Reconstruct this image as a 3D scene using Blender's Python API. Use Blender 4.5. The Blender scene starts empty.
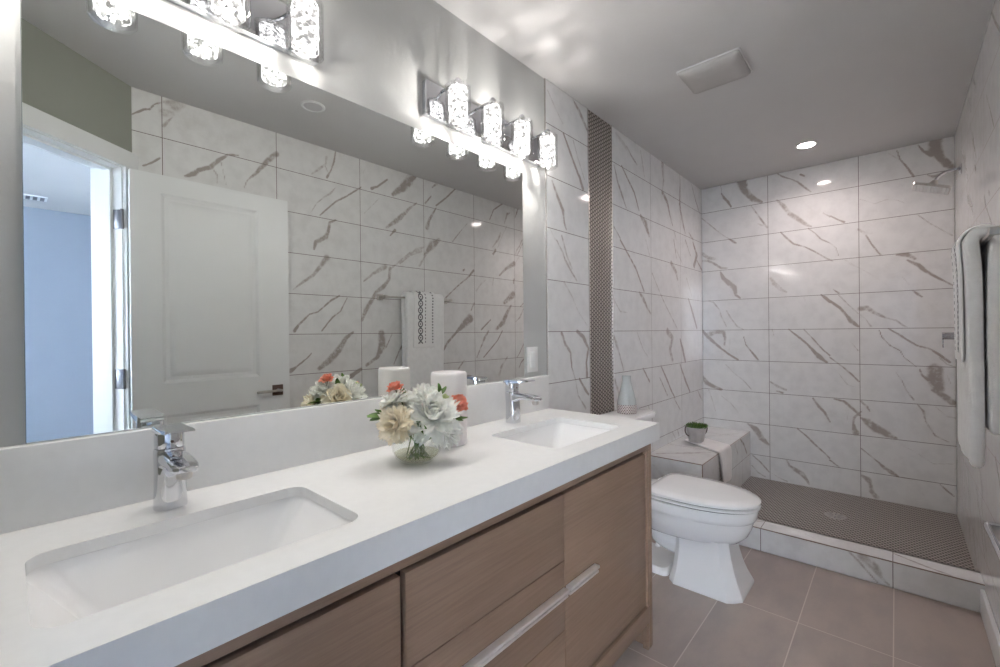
import bpy, bmesh, math, random
import numpy as np
from mathutils import Vector, Matrix, Euler
C = bpy.context.scene.collection
SC = bpy.context.scene
R = math.radians
# ---------------------------------------------------------------- camera, world, light, exposure
CAM = Vector((1.2233, 0.0, 1.2199))
yaw, pitch, roll = R(41.836), R(-0.1372), R(-0.568)
Fv = Vector((-math.sin(yaw) * math.cos(pitch), math.cos(yaw) * math.cos(pitch), math.sin(pitch)))
Rv = Vector((math.cos(yaw), math.sin(yaw), 0))
Uv = Rv.cross(Fv)
R2 = Rv * math.cos(roll) + Uv * math.sin(roll)
U2 = -Rv * math.sin(roll) + Uv * math.cos(roll)
cd = bpy.data.cameras.new('camera')
cam = bpy.data.objects.new('camera', cd)
C.objects.link(cam)
M = Matrix((R2, U2, -Fv)).transposed().to_4x4()
M.translation = CAM
cam.matrix_world = M
cd.sensor_width = 36
cd.lens = 442.5457 * 36 / 1000
cd.clip_start = 0.01
SC.camera = cam

w = bpy.data.worlds.new('daylight')
SC.world = w
w.use_nodes = True
w.node_tree.nodes['Background'].inputs[0].default_value = (0.62, 0.78, 1.0, 1)
w.node_tree.nodes['Background'].inputs[1].default_value = 1.0

SC.view_settings.view_transform = 'Standard'
SC.view_settings.look = 'None'
SC.view_settings.gamma = 1
SC.view_settings.use_curve_mapping = False
SC.view_settings.exposure = 3.46
SC.cycles.use_denoising = True
SC.cycles.max_bounces = 10
SC.cycles.diffuse_bounces = 6
SC.cycles.glossy_bounces = 6
SC.cycles.transparent_max_bounces = 16
SC.cycles.transmission_bounces = 6
SC.cycles.sample_clamp_indirect = 5.0
SC.cycles.caustics_reflective = True
SC.cycles.blur_glossy = 0.6
SC.cycles.caustics_refractive = False

BULB = 150.0          # the small bulb inside each vanity crystal
DOWN = 0.36          # shower downlight beam, W
WINDOW = 155.0  # unseen bedroom window, raised to fill the bathroom too


def area(name, loc, rot, sx, sy, power, col):
    l = bpy.data.lights.new(name, 'AREA')
    l.shape = 'RECTANGLE'
    l.size, l.size_y, l.energy, l.color = sx, sy, power, col
    o = bpy.data.objects.new(name, l)
    o.location, o.rotation_euler = loc, rot
    C.objects.link(o)
    return o


dl = bpy.data.lights.new('downlight_beam', 'AREA')
dl.shape = 'DISK'
dl.size, dl.energy, dl.color, dl.spread = .085, DOWN, (1, .87, .83), R(150)
dlo = bpy.data.objects.new('downlight_beam', dl)
dlo.location = (.798, 3.459, 2.4138 - .0075)
C.objects.link(dlo)
area('window_fill', (2.55, -3.12, 1.45), (R(-90), 0, 0), 1.7, 1.3, WINDOW, (0.90, 0.945, 1.0))  # doorway daylight from an unseen window, boosted and neutralised as fill
area('window_fill', (2.9, 1.86, 1.45), (R(90), 0, 0), 1.7, 1.3, 14, (0.58, 0.75, 1.0))  # added blue lamp that brightens the bedroom wall, no known window

# ---------------------------------------------------------------- materials
def nodes_mat(name):
    m = bpy.data.materials.new(name)
    m.use_nodes = True
    nt = m.node_tree
    return m, nt, nt.nodes['Principled BSDF']


def N(nt, t, **kw):
    n = nt.nodes.new(t)
    for k, v in kw.items():
        if k.startswith('i_'):
            n.inputs[int(k[2:]) if k[2:].isdigit() else k[2:]].default_value = v
        else:
            setattr(n, k, v)
    return n


def mth(nt, op, a, b=None, c=None, clamp=False):
    n = nt.nodes.new('ShaderNodeMath')
    n.operation = op
    n.use_clamp = clamp
    for i, x in enumerate((a, b, c)):
        if x is None:
            continue
        if isinstance(x, (int, float)):
            n.inputs[i].default_value = x
        else:
            nt.links.new(x, n.inputs[i])
    return n.outputs[0]


def mixc(nt, f, a, b):
    n = nt.nodes.new('ShaderNodeMix')
    n.data_type = 'RGBA'
    for s, x in ((n.inputs[0], f), (n.inputs[6], a), (n.inputs[7], b)):
        if isinstance(x, (int, float)):
            s.default_value = x
        elif isinstance(x, tuple):
            s.default_value = x if len(x) == 4 else x + (1,)
        else:
            nt.links.new(x, s)
    return n.outputs[2]


def coords(nt):
    tc = nt.nodes.new('ShaderNodeTexCoord')
    sp = nt.nodes.new('ShaderNodeSeparateXYZ')
    nt.links.new(tc.outputs['Object'], sp.inputs[0])
    return tc.outputs['Object'], sp.outputs


def ss(nt, x, a, b):
    n = nt.nodes.new('ShaderNodeMapRange')
    n.interpolation_type = 'SMOOTHSTEP'
    nt.links.new(x, n.inputs[0])
    n.inputs[1].default_value, n.inputs[2].default_value = a, b
    return n.outputs[0]


def noise(nt, vec, scale, detail=3, rough=.5, out=0):
    n = nt.nodes.new('ShaderNodeTexNoise')
    nt.links.new(vec, n.inputs['Vector'])
    n.inputs['Scale'].default_value = scale
    n.inputs['Detail'].default_value = detail
    n.inputs['Roughness'].default_value = rough
    return n.outputs[out]


def bump(nt, b, h, dist, strength=1.0):
    n = nt.nodes.new('ShaderNodeBump')
    n.inputs['Distance'].default_value = dist
    n.inputs['Strength'].default_value = strength
    nt.links.new(h, n.inputs['Height'])
    nt.links.new(n.outputs[0], b.inputs['Normal'])


def plain(name, col, rough=.4, metal=0., spec=.5, nscale=0, namp=.05, bscale=0, bdist=.0005, coat=0, sheen=0, var=None):
    m, nt, b = nodes_mat(name)
    b.inputs['Base Color'].default_value = col + (1,)
    b.inputs['Roughness'].default_value = rough
    b.inputs['Metallic'].default_value = metal
    b.inputs['Specular IOR Level'].default_value = spec
    b.inputs['Coat Weight'].default_value = coat
    b.inputs['Sheen Weight'].default_value = sheen
    obj, _ = coords(nt)
    if nscale or var:
        f = noise(nt, obj, nscale or 8, 4)
        f = ss(nt, f, .3, .7)
        c2 = var or tuple(max(0, c * (1 - namp * 2)) for c in col)
        nt.links.new(mixc(nt, f, col, c2), b.inputs['Base Color'])
    if bscale:
        bump(nt, b, noise(nt, obj, bscale, 3), bdist)
    return m


GROUT = (0.17, 0.135, 0.125)


def grid_line(nt, x, off, step, gw):
    a = mth(nt, 'DIVIDE', mth(nt, 'SUBTRACT', x, off), step)
    fr = mth(nt, 'ABSOLUTE', mth(nt, 'SUBTRACT', mth(nt, 'FRACT', mth(nt, 'ADD', a, .5)), .5))
    return mth(nt, 'LESS_THAN', mth(nt, 'MULTIPLY', fr, step), gw / 2)


def marble(name, ax, off, au, aoff, du=.5463, dz=.2466, gw=.0032, lines=True):
    """polished white porcelain with grey-brown veins: ax/au pick the two in-plane axes"""
    m, nt, b = nodes_mat(name)
    obj, xyz = coords(nt)
    at = N(nt, 'ShaderNodeAttribute', attribute_name='vein')
    v = at.outputs['Fac']
    n1 = noise(nt, obj, 26, 5, .68)
    n2 = noise(nt, obj, 14, 3, .6)
    k = mth(nt, 'MULTIPLY', v, mth(nt, 'ADD', mth(nt, 'MULTIPLY', ss(nt, n1, .32, .66), .75), .60))
    mask = mth(nt, 'MULTIPLY', ss(nt, k, .08, .72), mth(nt, 'GREATER_THAN', v, .012))
    base = mixc(nt, ss(nt, n2, .35, .75), (.78, .775, .77), (.71, .705, .70))
    cloud = ss(nt, noise(nt, obj, 5, 5, .7), .56, .72)
    base = mixc(nt, mth(nt, 'MULTIPLY', cloud, .22), base, (.55, .53, .51))
    vc = mixc(nt, n2, (.25, .20, .175), (.40, .345, .315))
    col = mixc(nt, mth(nt, 'MULTIPLY', mask, .82), base, vc)
    b.inputs['Roughness'].default_value = .09
    if lines:
        g = mth(nt, 'MAXIMUM', grid_line(nt, xyz[ax], off, du, gw), grid_line(nt, xyz[au], aoff, dz, gw))
        col = mixc(nt, g, col, GROUT)
        nt.links.new(mth(nt, 'ADD', mth(nt, 'MULTIPLY', g, .6), .09), b.inputs['Roughness'])
    nt.links.new(col, b.inputs['Base Color'])
    return m


def penny(name, ax, ay, pitch=.0195):
    """round mosaic: metallic taupe dots on dark brown ground"""
    m, nt, b = nodes_mat(name)
    obj, xyz = coords(nt)
    px, py = pitch, pitch * 1.732
    ds = []
    for o in (0, .5):
        fx = mth(nt, 'SUBTRACT', mth(nt, 'FRACT', mth(nt, 'ADD', mth(nt, 'DIVIDE', xyz[ax], px), o + 10)), .5)
        fy = mth(nt, 'SUBTRACT', mth(nt, 'FRACT', mth(nt, 'ADD', mth(nt, 'DIVIDE', xyz[ay], py), o + 10)), .5)
        X, Y = mth(nt, 'MULTIPLY', fx, px), mth(nt, 'MULTIPLY', fy, py)
        ds.append(mth(nt, 'SQRT', mth(nt, 'ADD', mth(nt, 'MULTIPLY', X, X), mth(nt, 'MULTIPLY', Y, Y))))
    d = mth(nt, 'MINIMUM', *ds)
    disc = ss(nt, d, pitch * .42, pitch * .30)
    tone = noise(nt, obj, 45, 2)
    dots = mixc(nt, tone, (.46, .41, .37), (.60, .55, .51))
    nt.links.new(mixc(nt, disc, (.085, .066, .056), dots), b.inputs['Base Color'])
    nt.links.new(mth(nt, 'MULTIPLY', disc, .55), b.inputs['Metallic'])
    b.inputs['Roughness'].default_value = .33
    dome = mth(nt, 'SUBTRACT', 1, mth(nt, 'MULTIPLY', mth(nt, 'DIVIDE', d, pitch * .5), mth(nt, 'DIVIDE', d, pitch * .5)), clamp=True)
    bump(nt, b, dome, .0016)
    return m


def floor_mat():
    m, nt, b = nodes_mat('taupe porcelain floor tile')
    obj, xyz = coords(nt)
    g = mth(nt, 'MAXIMUM', grid_line(nt, xyz[0], .6146, .2970, .0038), grid_line(nt, xyz[1], .9946, .597, .0038))
    # a tone for each tile and clouds inside it
    vx = mth(nt, 'FLOOR', mth(nt, 'DIVIDE', mth(nt, 'SUBTRACT', xyz[0], .6146), .2970))
    vy = mth(nt, 'FLOOR', mth(nt, 'DIVIDE', mth(nt, 'SUBTRACT', xyz[1], .9946), .597))
    cb = N(nt, 'ShaderNodeCombineXYZ')
    nt.links.new(vx, cb.inputs[0]); nt.links.new(vy, cb.inputs[1])
    wn = N(nt, 'ShaderNodeTexWhiteNoise', noise_dimensions='2D')
    nt.links.new(cb.outputs[0], wn.inputs[0])
    vm = N(nt, 'ShaderNodeVectorMath', operation='ADD')
    mp = N(nt, 'ShaderNodeMapping')
    mp.inputs['Scale'].default_value = (1.6, .7, 1)
    nt.links.new(obj, mp.inputs[0])
    nt.links.new(mp.outputs[0], vm.inputs[0])
    sc = N(nt, 'ShaderNodeVectorMath', operation='SCALE')
    nt.links.new(wn.outputs['Color'], sc.inputs[0]); sc.inputs['Scale'].default_value = 9
    nt.links.new(sc.outputs[0], vm.inputs[1])
    c = mixc(nt, ss(nt, noise(nt, vm.outputs[0], 4.5, 5, .6), .3, .7), (.46, .38, .335), (.37, .31, .285))
    c = mixc(nt, mth(nt, 'MULTIPLY', wn.outputs[0], .25), c, (.38, .32, .30))
    nt.links.new(mixc(nt, g, c, (.62, .54, .49)), b.inputs['Base Color'])
    b.inputs['Roughness'].default_value = .34
    bump(nt, b, noise(nt, obj, 90, 3), .0004)
    return m


def wood_mat(name='taupe oak veneer'):
    m, nt, b = nodes_mat(name)
    obj, xyz = coords(nt)
    mp = N(nt, 'ShaderNodeMapping')
    mp.inputs['Scale'].default_value = (1, .035, 1)
    nt.links.new(obj, mp.inputs[0])
    g = noise(nt, mp.outputs[0], 150, 4, .7)
    g2 = noise(nt, mp.outputs[0], 28, 3, .6)
    c = mixc(nt, ss(nt, g, .25, .75), (.345, .225, .158), (.25, .16, .11))
    c = mixc(nt, mth(nt, 'MULTIPLY', ss(nt, g2, .3, .7), .45), c, (.33, .22, .155))
    nt.links.new(c, b.inputs['Base Color'])
    b.inputs['Roughness'].default_value = .42
    bump(nt, b, g, .0002)
    return m


def thin_glass(name, tint=(1, 1, 1), edge=.0, rough=.02):
    """clear thin-walled glass: passes light, mirrors at the rim"""
    m = bpy.data.materials.new(name)
    m.use_nodes = True
    nt = m.node_tree
    nt.nodes.remove(nt.nodes['Principled BSDF'])
    out = nt.nodes['Material Output']
    t = N(nt, 'ShaderNodeBsdfTransparent')
    t.inputs[0].default_value = tint + (1,)
    g = N(nt, 'ShaderNodeBsdfGlossy')
    g.inputs['Roughness'].default_value = rough
    lw = N(nt, 'ShaderNodeLayerWeight')
    lw.inputs[0].default_value = .25
    f = mth(nt, 'ADD', mth(nt, 'MULTIPLY', mth(nt, 'POWER', lw.outputs['Facing'], 2.2), .75), .04 + edge, clamp=True)
    mx = N(nt, 'ShaderNodeMixShader')
    nt.links.new(f, mx.inputs[0]); nt.links.new(t.outputs[0], mx.inputs[1]); nt.links.new(g.outputs[0], mx.inputs[2])
    nt.links.new(mx.outputs[0], out.inputs[0])
    return m


def crystal_mat():
    """chipped crystal around the bulb: some chips let it through, the others glow unevenly in place of scattering it"""
    m, nt, b = nodes_mat('chipped crystal')
    obj, _ = coords(nt)
    vc = N(nt, 'ShaderNodeTexVoronoi')
    nt.links.new(obj, vc.inputs['Vector']); vc.inputs['Scale'].default_value = 125
    sp = N(nt, 'ShaderNodeSeparateColor')
    nt.links.new(vc.outputs['Color'], sp.inputs[0])
    f = ss(nt, sp.outputs[0], .25, .85)
    s = mth(nt, 'ADD', mth(nt, 'MULTIPLY', f, .34), .05)  # chip emission stands in for scattered bulb light
    b.inputs['Base Color'].default_value = (.004, .004, .004, 1)
    b.inputs['Roughness'].default_value = .25
    b.inputs['Specular IOR Level'].default_value = .12
    b.inputs['Emission Color'].default_value = (1, .975, .95, 1)
    nt.links.new(s, b.inputs['Emission Strength'])
    t = N(nt, 'ShaderNodeBsdfTransparent')
    mx = N(nt, 'ShaderNodeMixShader')
    nt.links.new(ss(nt, sp.outputs[1], .70, .78), mx.inputs[0])
    nt.links.new(b.outputs[0], mx.inputs[1]); nt.links.new(t.outputs[0], mx.inputs[2])
    nt.links.new(mx.outputs[0], nt.nodes['Material Output'].inputs[0])
    return m


def petal_mat(name, col, var, tr=.4):
    m = plain(name, col, .6, nscale=26, var=var)
    nt = m.node_tree
    b = nt.nodes['Principled BSDF']
    t = N(nt, 'ShaderNodeBsdfTranslucent')
    t.inputs[0].default_value = col + (1,)
    mx = N(nt, 'ShaderNodeMixShader')
    mx.inputs[0].default_value = tr
    nt.links.new(b.outputs[0], mx.inputs[1]); nt.links.new(t.outputs[0], mx.inputs[2])
    nt.links.new(mx.outputs[0], nt.nodes['Material Output'].inputs[0])
    return m


def emit(name, col, s):
    m, nt, b = nodes_mat(name)
    b.inputs['Emission Color'].default_value = col + (1,)
    b.inputs['Emission Strength'].default_value = s
    return m


MAT = dict(
    ceil=plain('white ceiling paint', (.56, .55, .545), .75, nscale=6, namp=.01, bscale=60, bdist=.0006),
    paint=plain('warm grey wall paint', (.47, .475, .465), .55, nscale=5, namp=.012, bscale=35, bdist=.0010),
    olive=plain('grey green wall paint', (.31, .32, .28), .6, nscale=5, namp=.012, bscale=35, bdist=.0008),
    bedroom=plain('daylight tinted bedroom wall', (.305, .34, .40), .7, nscale=4, namp=.01),  # white walls darkened and tinted, blue daylight put into the colour
    bedfloor=plain('bedroom carpet', (.45, .44, .43), .9, nscale=60, namp=.1, bscale=300),
    trim=plain('white satin trim paint', (.80, .81, .81), .35, nscale=6, namp=.01),
    quartz=plain('white quartz', (.83, .83, .825), .22, nscale=45, namp=.012),
    splash=plain('white quartz splash', (.81, .81, .80), .25, nscale=45, namp=.012),
    porcelain=plain('white porcelain', (.91, .91, .91), .07, nscale=3, namp=.006, coat=.3),
    chrome=plain('polished chrome', (.68, .69, .72), .035, 1.0, nscale=5, namp=.01),
    nickel=plain('brushed nickel', (.62, .59, .56), .28, 1.0, nscale=60, namp=.05),
    satin=plain('satin aluminium', (.90, .85, .83), .35, .55, nscale=60, namp=.03),
    hinge=plain('dark hinge metal', (.22, .22, .24), .35, .9, nscale=50, namp=.05),
    bronze=plain('dark bronze', (.16, .11, .09), .3, .9, nscale=50, namp=.05),
    mirror=plain('mirror silvering', (.86, .885, .87), .0, 1.0, nscale=2, namp=.002),
    edge=plain('polished mirror edge', (.55, .62, .60), .1, .6, nscale=5, namp=.02),
    steeltrim=plain('tile edge trim', (.72, .69, .66), .25, .9, nscale=40, namp=.02),
    browntrim=plain('bronze tile edge', (.30, .235, .20), .35, .6, nscale=40, namp=.03),
    dark=plain('painted recess shade', (.045, .033, .028), .7, nscale=20, namp=.1),  # shade of the cabinet reveals put into a dark colour
    gap_shade=plain('dark rubber', (.03, .03, .03), .6, nscale=20, namp=.1),  # black colour painted in as shade for the toilet seat gaps
    plastic=plain('white plastic', (.74, .74, .735), .4, nscale=6, namp=.01),
    fanplastic=plain('grey white plastic grille', (.44, .425, .41), .5, nscale=6, namp=.01),
    towel=plain('white terry cloth', (.95, .95, .95), .95, nscale=30, namp=.03, bscale=420, bdist=.003, sheen=.3),
    linen=plain('white waffle cloth', (.82, .80, .79), .9, nscale=30, namp=.03, bscale=300, bdist=.001, sheen=.2),
    wax=plain('frosted white glass', (.84, .80, .785), .38, nscale=9, namp=.015),
    galv=plain('galvanised zinc', (.52, .50, .485), .5, .35, nscale=25, namp=.08),
    rope=plain('twisted brown handle', (.17, .13, .12), .6, .2, nscale=90, namp=.2),
    grass=plain('green leaves', (.10, .19, .03), .5, var=(.035, .085, .012), nscale=60),
    soil=plain('potting soil', (.05, .035, .025), .9, nscale=80, namp=.2, bscale=150),
    celadon=plain('pale blue grey glaze', (.52, .545, .54), .18, nscale=12, namp=.03),
    leaf=plain('fresh leaf', (.13, .25, .045), .4, var=(.05, .12, .02), nscale=50),
    stem=plain('green stem', (.17, .24, .08), .5, nscale=60, namp=.1),
    whitepetal=petal_mat('white petal', (.97, .97, .95), (.95, .96, .89), .5),
    cream=petal_mat('cream petal', (.98, .94, .84), (.97, .89, .72)),
    coral=petal_mat('coral petal', (.92, .36, .25), (.94, .58, .44), .35),
    greenpetal=plain('pale green bud', (.62, .72, .38), .55, nscale=40, namp=.1),
    wood=wood_mat(), floor=floor_mat(),
    crystal=crystal_mat(), glass=thin_glass('clear glass', (.97, .97, .97), .03), vglass=thin_glass('vase glass', (.975, .985, .98)),
    water=thin_glass('pale green water', (.93, .93, .83)),
    led=emit('lit downlight lens', (1, .86, .82), 7.0),
    bulb=emit('lit halogen capsule', (1, .955, .905), BULB),
    lens=plain('unlit downlight lens', (.50, .49, .50), .3, nscale=8, namp=.01),
    pennyw=penny('wall mosaic', 2, 1, .0215), pennyf=penny('floor mosaic', 0, 1, .0215),
    mfar=marble('veined tile far', 0, .4884 - .5463, 2, -.0118), mleft=marble('veined tile left', 1, 2.3485, 2, -.0118),
    mright=marble('veined tile right', 1, .529, 2, -.0118), mcurb=marble('veined tile curb', 0, .659, 2, -5, dz=10),
    mcurbt=marble('veined tile curb top', 0, .659, 1, -5, dz=10), mbt=marble('veined tile bench top', 1, 2.60, 0, -5, dz=10),
    mbs=marble('veined tile bench side', 1, 2.60, 2, .2348 - .2466, dz=.2466), mbf=marble('veined tile bench front', 0, -5, 2, -5, du=10, dz=10),
)
MAT['towel'].node_tree.nodes['Principled BSDF'].inputs['Subsurface Weight'].default_value = 0
# ---------------------------------------------------------------- mesh helpers
def box(bm, x0, x1, y0, y1, z0, z1, bev=0, seg=2):
    vs = [bm.verts.new((x, y, z)) for z in (z0, z1) for y in (y0, y1) for x in (x0, x1)]
    fs = [(0, 2, 3, 1), (4, 5, 7, 6), (0, 1, 5, 4), (2, 6, 7, 3), (0, 4, 6, 2), (1, 3, 7, 5)]
    F = [bm.faces.new([vs[i] for i in f]) for f in fs]
    if bev:
        es = list({e for f in F for e in f.edges})
        bmesh.ops.bevel(bm, geom=es, offset=bev, segments=seg, affect='EDGES', profile=.5)
    return vs


def lathe(bm, prof, c, seg=32, cap=True, mat=None):
    rings = []
    for r, z in prof:
        rings.append([bm.verts.new((c[0] + r * math.cos(2 * math.pi * i / seg), c[1] + r * math.sin(2 * math.pi * i / seg), c[2] + z)) for i in range(seg)])
    loft_rings(bm, rings, cap)
    return rings


def loft_rings(bm, rings, cap=True):
    n = len(rings[0])
    for a, b in zip(rings[:-1], rings[1:]):
        for i in range(n):
            j = (i + 1) % n
            bm.faces.new((a[i], a[j], b[j], b[i]))
    if cap:
        bm.faces.new(rings[0][::-1])
        bm.faces.new(rings[-1])


def rings_from(bm, pts_list, cap=True):
    loft_rings(bm, [[bm.verts.new(p) for p in pts] for pts in pts_list], cap)


def tube(bm, pts, rad, seg=10, cap=True, flat=1.0):
    pts = [Vector(p) for p in pts]
    rads = rad if isinstance(rad, (list, tuple)) else [rad] * len(pts)
    t0 = (pts[1] - pts[0]).normalized()
    up = Vector((0, 0, 1)) if abs(t0.z) < .9 else Vector((1, 0, 0))
    s = t0.cross(up).normalized()
    rings = []
    for i, p in enumerate(pts):
        t = (pts[min(i + 1, len(pts) - 1)] - pts[max(i - 1, 0)]).normalized()
        s = (s - t * s.dot(t)).normalized()
        u = s.cross(t)
        rings.append([bm.verts.new(p + (s * math.cos(a) + u * math.sin(a) * flat) * rads[i]) for a in [2 * math.pi * k / seg for k in range(seg)]])
    loft_rings(bm, rings, cap)


def smooth_path(pts, n=6):
    """Catmull-Rom through the points"""
    P = [Vector(p) for p in pts]
    P = [P[0] * 2 - P[1]] + P + [P[-1] * 2 - P[-2]]
    out = []
    for i in range(1, len(P) - 2):
        for k in range(n):
            t = k / n
            a, b, c, d = P[i - 1], P[i], P[i + 1], P[i + 2]
            out.append(.5 * ((2 * b) + (-a + c) * t + (2 * a - 5 * b + 4 * c - d) * t * t + (-a + 3 * b - 3 * c + d) * t ** 3))
    out.append(P[-2])
    return out


def rrect(cx, cy, hx, hy, r, z, n=6):
    """rounded rectangle loop"""
    out = []
    for (sx, sy, a0) in ((1, 1, 0), (-1, 1, 90), (-1, -1, 180), (1, -1, 270)):
        for k in range(n + 1):
            a = R(a0 + 90 * k / n)
            out.append((cx + sx * (hx - r) + r * math.cos(a), cy + sy * (hy - r) + r * math.sin(a), z))
    return out


def finish(bm, angle=35):
    bmesh.ops.recalc_face_normals(bm, faces=bm.faces)
    for f in bm.faces:
        f.smooth = True
    for e in bm.edges:
        if len(e.link_faces) != 2 or e.calc_face_angle(0) > R(angle):
            e.smooth = False


def part(name, bm, mat, parent=None, angle=35, own=True, recalc=True):
    """links the bmesh (given in world coordinates) as ONE object; parent's origin or its own base becomes the origin"""
    if recalc:
        finish(bm, angle)
    if parent is not None:
        org = parent.matrix_world.translation if False else Vector(parent.get('_org', (0, 0, 0)))
    elif own:
        xs = [v.co for v in bm.verts]
        org = Vector(((min(v.x for v in xs) + max(v.x for v in xs)) / 2, (min(v.y for v in xs) + max(v.y for v in xs)) / 2, min(v.z for v in xs)))
    else:
        org = Vector((0, 0, 0))
    bmesh.ops.translate(bm, vec=-org, verts=bm.verts)
    me = bpy.data.meshes.new(name)
    bm.to_mesh(me)
    bm.free()
    for m in (mat if isinstance(mat, (list, tuple)) else [mat]):
        me.materials.append(m)
    o = bpy.data.objects.new(name, me)
    C.objects.link(o)
    if parent is not None:
        o.parent = parent
        o['_org'] = tuple(org)
    else:
        o.location = org
        o['_org'] = tuple(org)
    return o


def thing(name, label, cat, loc, group=None):
    o = bpy.data.objects.new(name, None)
    o.empty_display_size = .05
    o.location = loc
    o['_org'] = tuple(loc)
    C.objects.link(o)
    return tag(o, label, cat, group)


def tag(o, label, cat, group=None):
    o['label'] = label
    o['category'] = cat
    if group:
        o['group'] = group
    return o


def struct(name, bm, mat, angle=35, recalc=True):
    o = part(name, bm, mat, None, angle, own=False, recalc=recalc)
    o['kind'] = 'structure'
    return o


def copy_tree(o, parent=None):
    c = o.copy()
    C.objects.link(c)
    if parent is not None:
        c.parent = parent
    for ch in list(o.children):
        copy_tree(ch, c)
    return c


def nb():
    return bmesh.new()


# ---------------------------------------------------------------- veins
def decode(t):
    out = []
    for l in t.split('|'):
        s, p = l.split(':')
        out.append((float(s), [tuple(int(c) / 1000 for c in q.split(',')) for q in p.split(';')]))
    return out


def random_veins(rng, cells, hand, down=1):
    """diagonal veins for tiles the photograph does not show clearly"""
    out = []
    for (u0, u1, z0, z1) in cells:
        if any(u0 < p[0] < u1 and z0 < p[1] < z1 for _, ps in hand for p in ps):
            continue
        for _ in range(rng.choice((1, 2, 2))):
            u = rng.uniform(u0, u1 - .05)
            pts = []
            z = z1
            w = rng.uniform(.004, .012)
            for k in range(6):
                pts.append((u, z, w * rng.uniform(.6, 2.2)))
                u += rng.uniform(.02, .07) * down
                z -= (z1 - z0) / 5
            out.append((rng.uniform(.4, .8), [q for q in pts if u0 <= q[0] <= u1] or pts[:2]))
    return [(s, p) for s, p in out if len(p) > 1]


def vein_values(U, V, veins):
    f = np.zeros_like(U)
    for s, pts in veins:
        for (x0, y0, w0), (x1, y1, w1) in zip(pts[:-1], pts[1:]):
            wm = max(w0, w1) * .8 + .006
            m = (U > min(x0, x1) - wm) & (U < max(x0, x1) + wm) & (V > min(y0, y1) - wm) & (V < max(y0, y1) + wm)
            if not m.any():
                continue
            u, v = U[m], V[m]
            dx, dy = x1 - x0, y1 - y0
            L2 = dx * dx + dy * dy + 1e-12
            t = np.clip(((u - x0) * dx + (v - y0) * dy) / L2, 0, 1)
            d = np.hypot(u - (x0 + t * dx), v - (y0 + t * dy))
            hw = np.maximum((w0 + (w1 - w0) * t) * .50, .0022)
            val = s * np.clip(1.45 - d / hw * .75 if False else 1.0 - np.clip((d - hw * .55) / (hw * .75 + .0015), 0, 1), 0, 1)
            f[m] = np.maximum(f[m], val)
    return f


def tiled(name, axis, const, u0, u1, v0, v1, veins, mat, step=.006, flip=False, thick=.012, kind=True):
    """a tiled surface as a fine sheet with a vein value on each vertex, with returned edges so that it has thickness"""
    nu, nv = max(2, int((u1 - u0) / step)), max(2, int((v1 - v0) / step))
    U, V = np.meshgrid(np.linspace(u0, u1, nu + 1), np.linspace(v0, v1, nv + 1), indexing='ij')
    U, V = U.ravel(), V.ravel()
    K = np.full_like(U, const)
    co = {'x': (K, U, V), 'y': (U, K, V), 'z': (U, V, K)}[axis]
    co = np.stack(co, 1)
    vals = vein_values(U, V, veins)
    idx = np.arange((nu + 1) * (nv + 1)).reshape(nu + 1, nv + 1)
    a, b, c, d = idx[:-1, :-1].ravel(), idx[1:, :-1].ravel(), idx[1:, 1:].ravel(), idx[:-1, 1:].ravel()
    F = np.stack((a, b, c, d) if not flip else (a, d, c, b), 1)
    n = len(co)
    # border: pushed back by the thickness
    ring = np.concatenate((idx[:, 0], idx[-1, 1:], idx[-2::-1, -1], idx[0, -2:0:-1]))
    back = co[ring].copy()
    back[:, 'xyz'.index(axis)] -= thick
    co = np.concatenate((co, back))
    vals = np.concatenate((vals, vals[ring]))
    k = np.arange(len(ring)); k2 = np.roll(k, -1)
    side = np.stack((ring[k2], ring[k], n + k, n + k2) if not flip else (ring[k], ring[k2], n + k2, n + k), 1)
    F = np.concatenate((F, side))
    me = bpy.data.meshes.new(name)
    me.vertices.add(len(co)); me.vertices.foreach_set('co', co.astype(np.float32).ravel())
    me.loops.add(F.size); me.loops.foreach_set('vertex_index', F.astype(np.int32).ravel())
    me.polygons.add(len(F)); me.polygons.foreach_set('loop_start', np.arange(0, F.size, 4, dtype=np.int32))
    me.update(calc_edges=True)
    at = me.attributes.new('vein', 'FLOAT', 'POINT')
    at.data.foreach_set('value', vals.astype(np.float32))
    me.materials.append(mat)
    me.validate()
    o = bpy.data.objects.new(name, me)
    C.objects.link(o)
    if kind:
        o['kind'] = 'structure'
    return o
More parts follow.
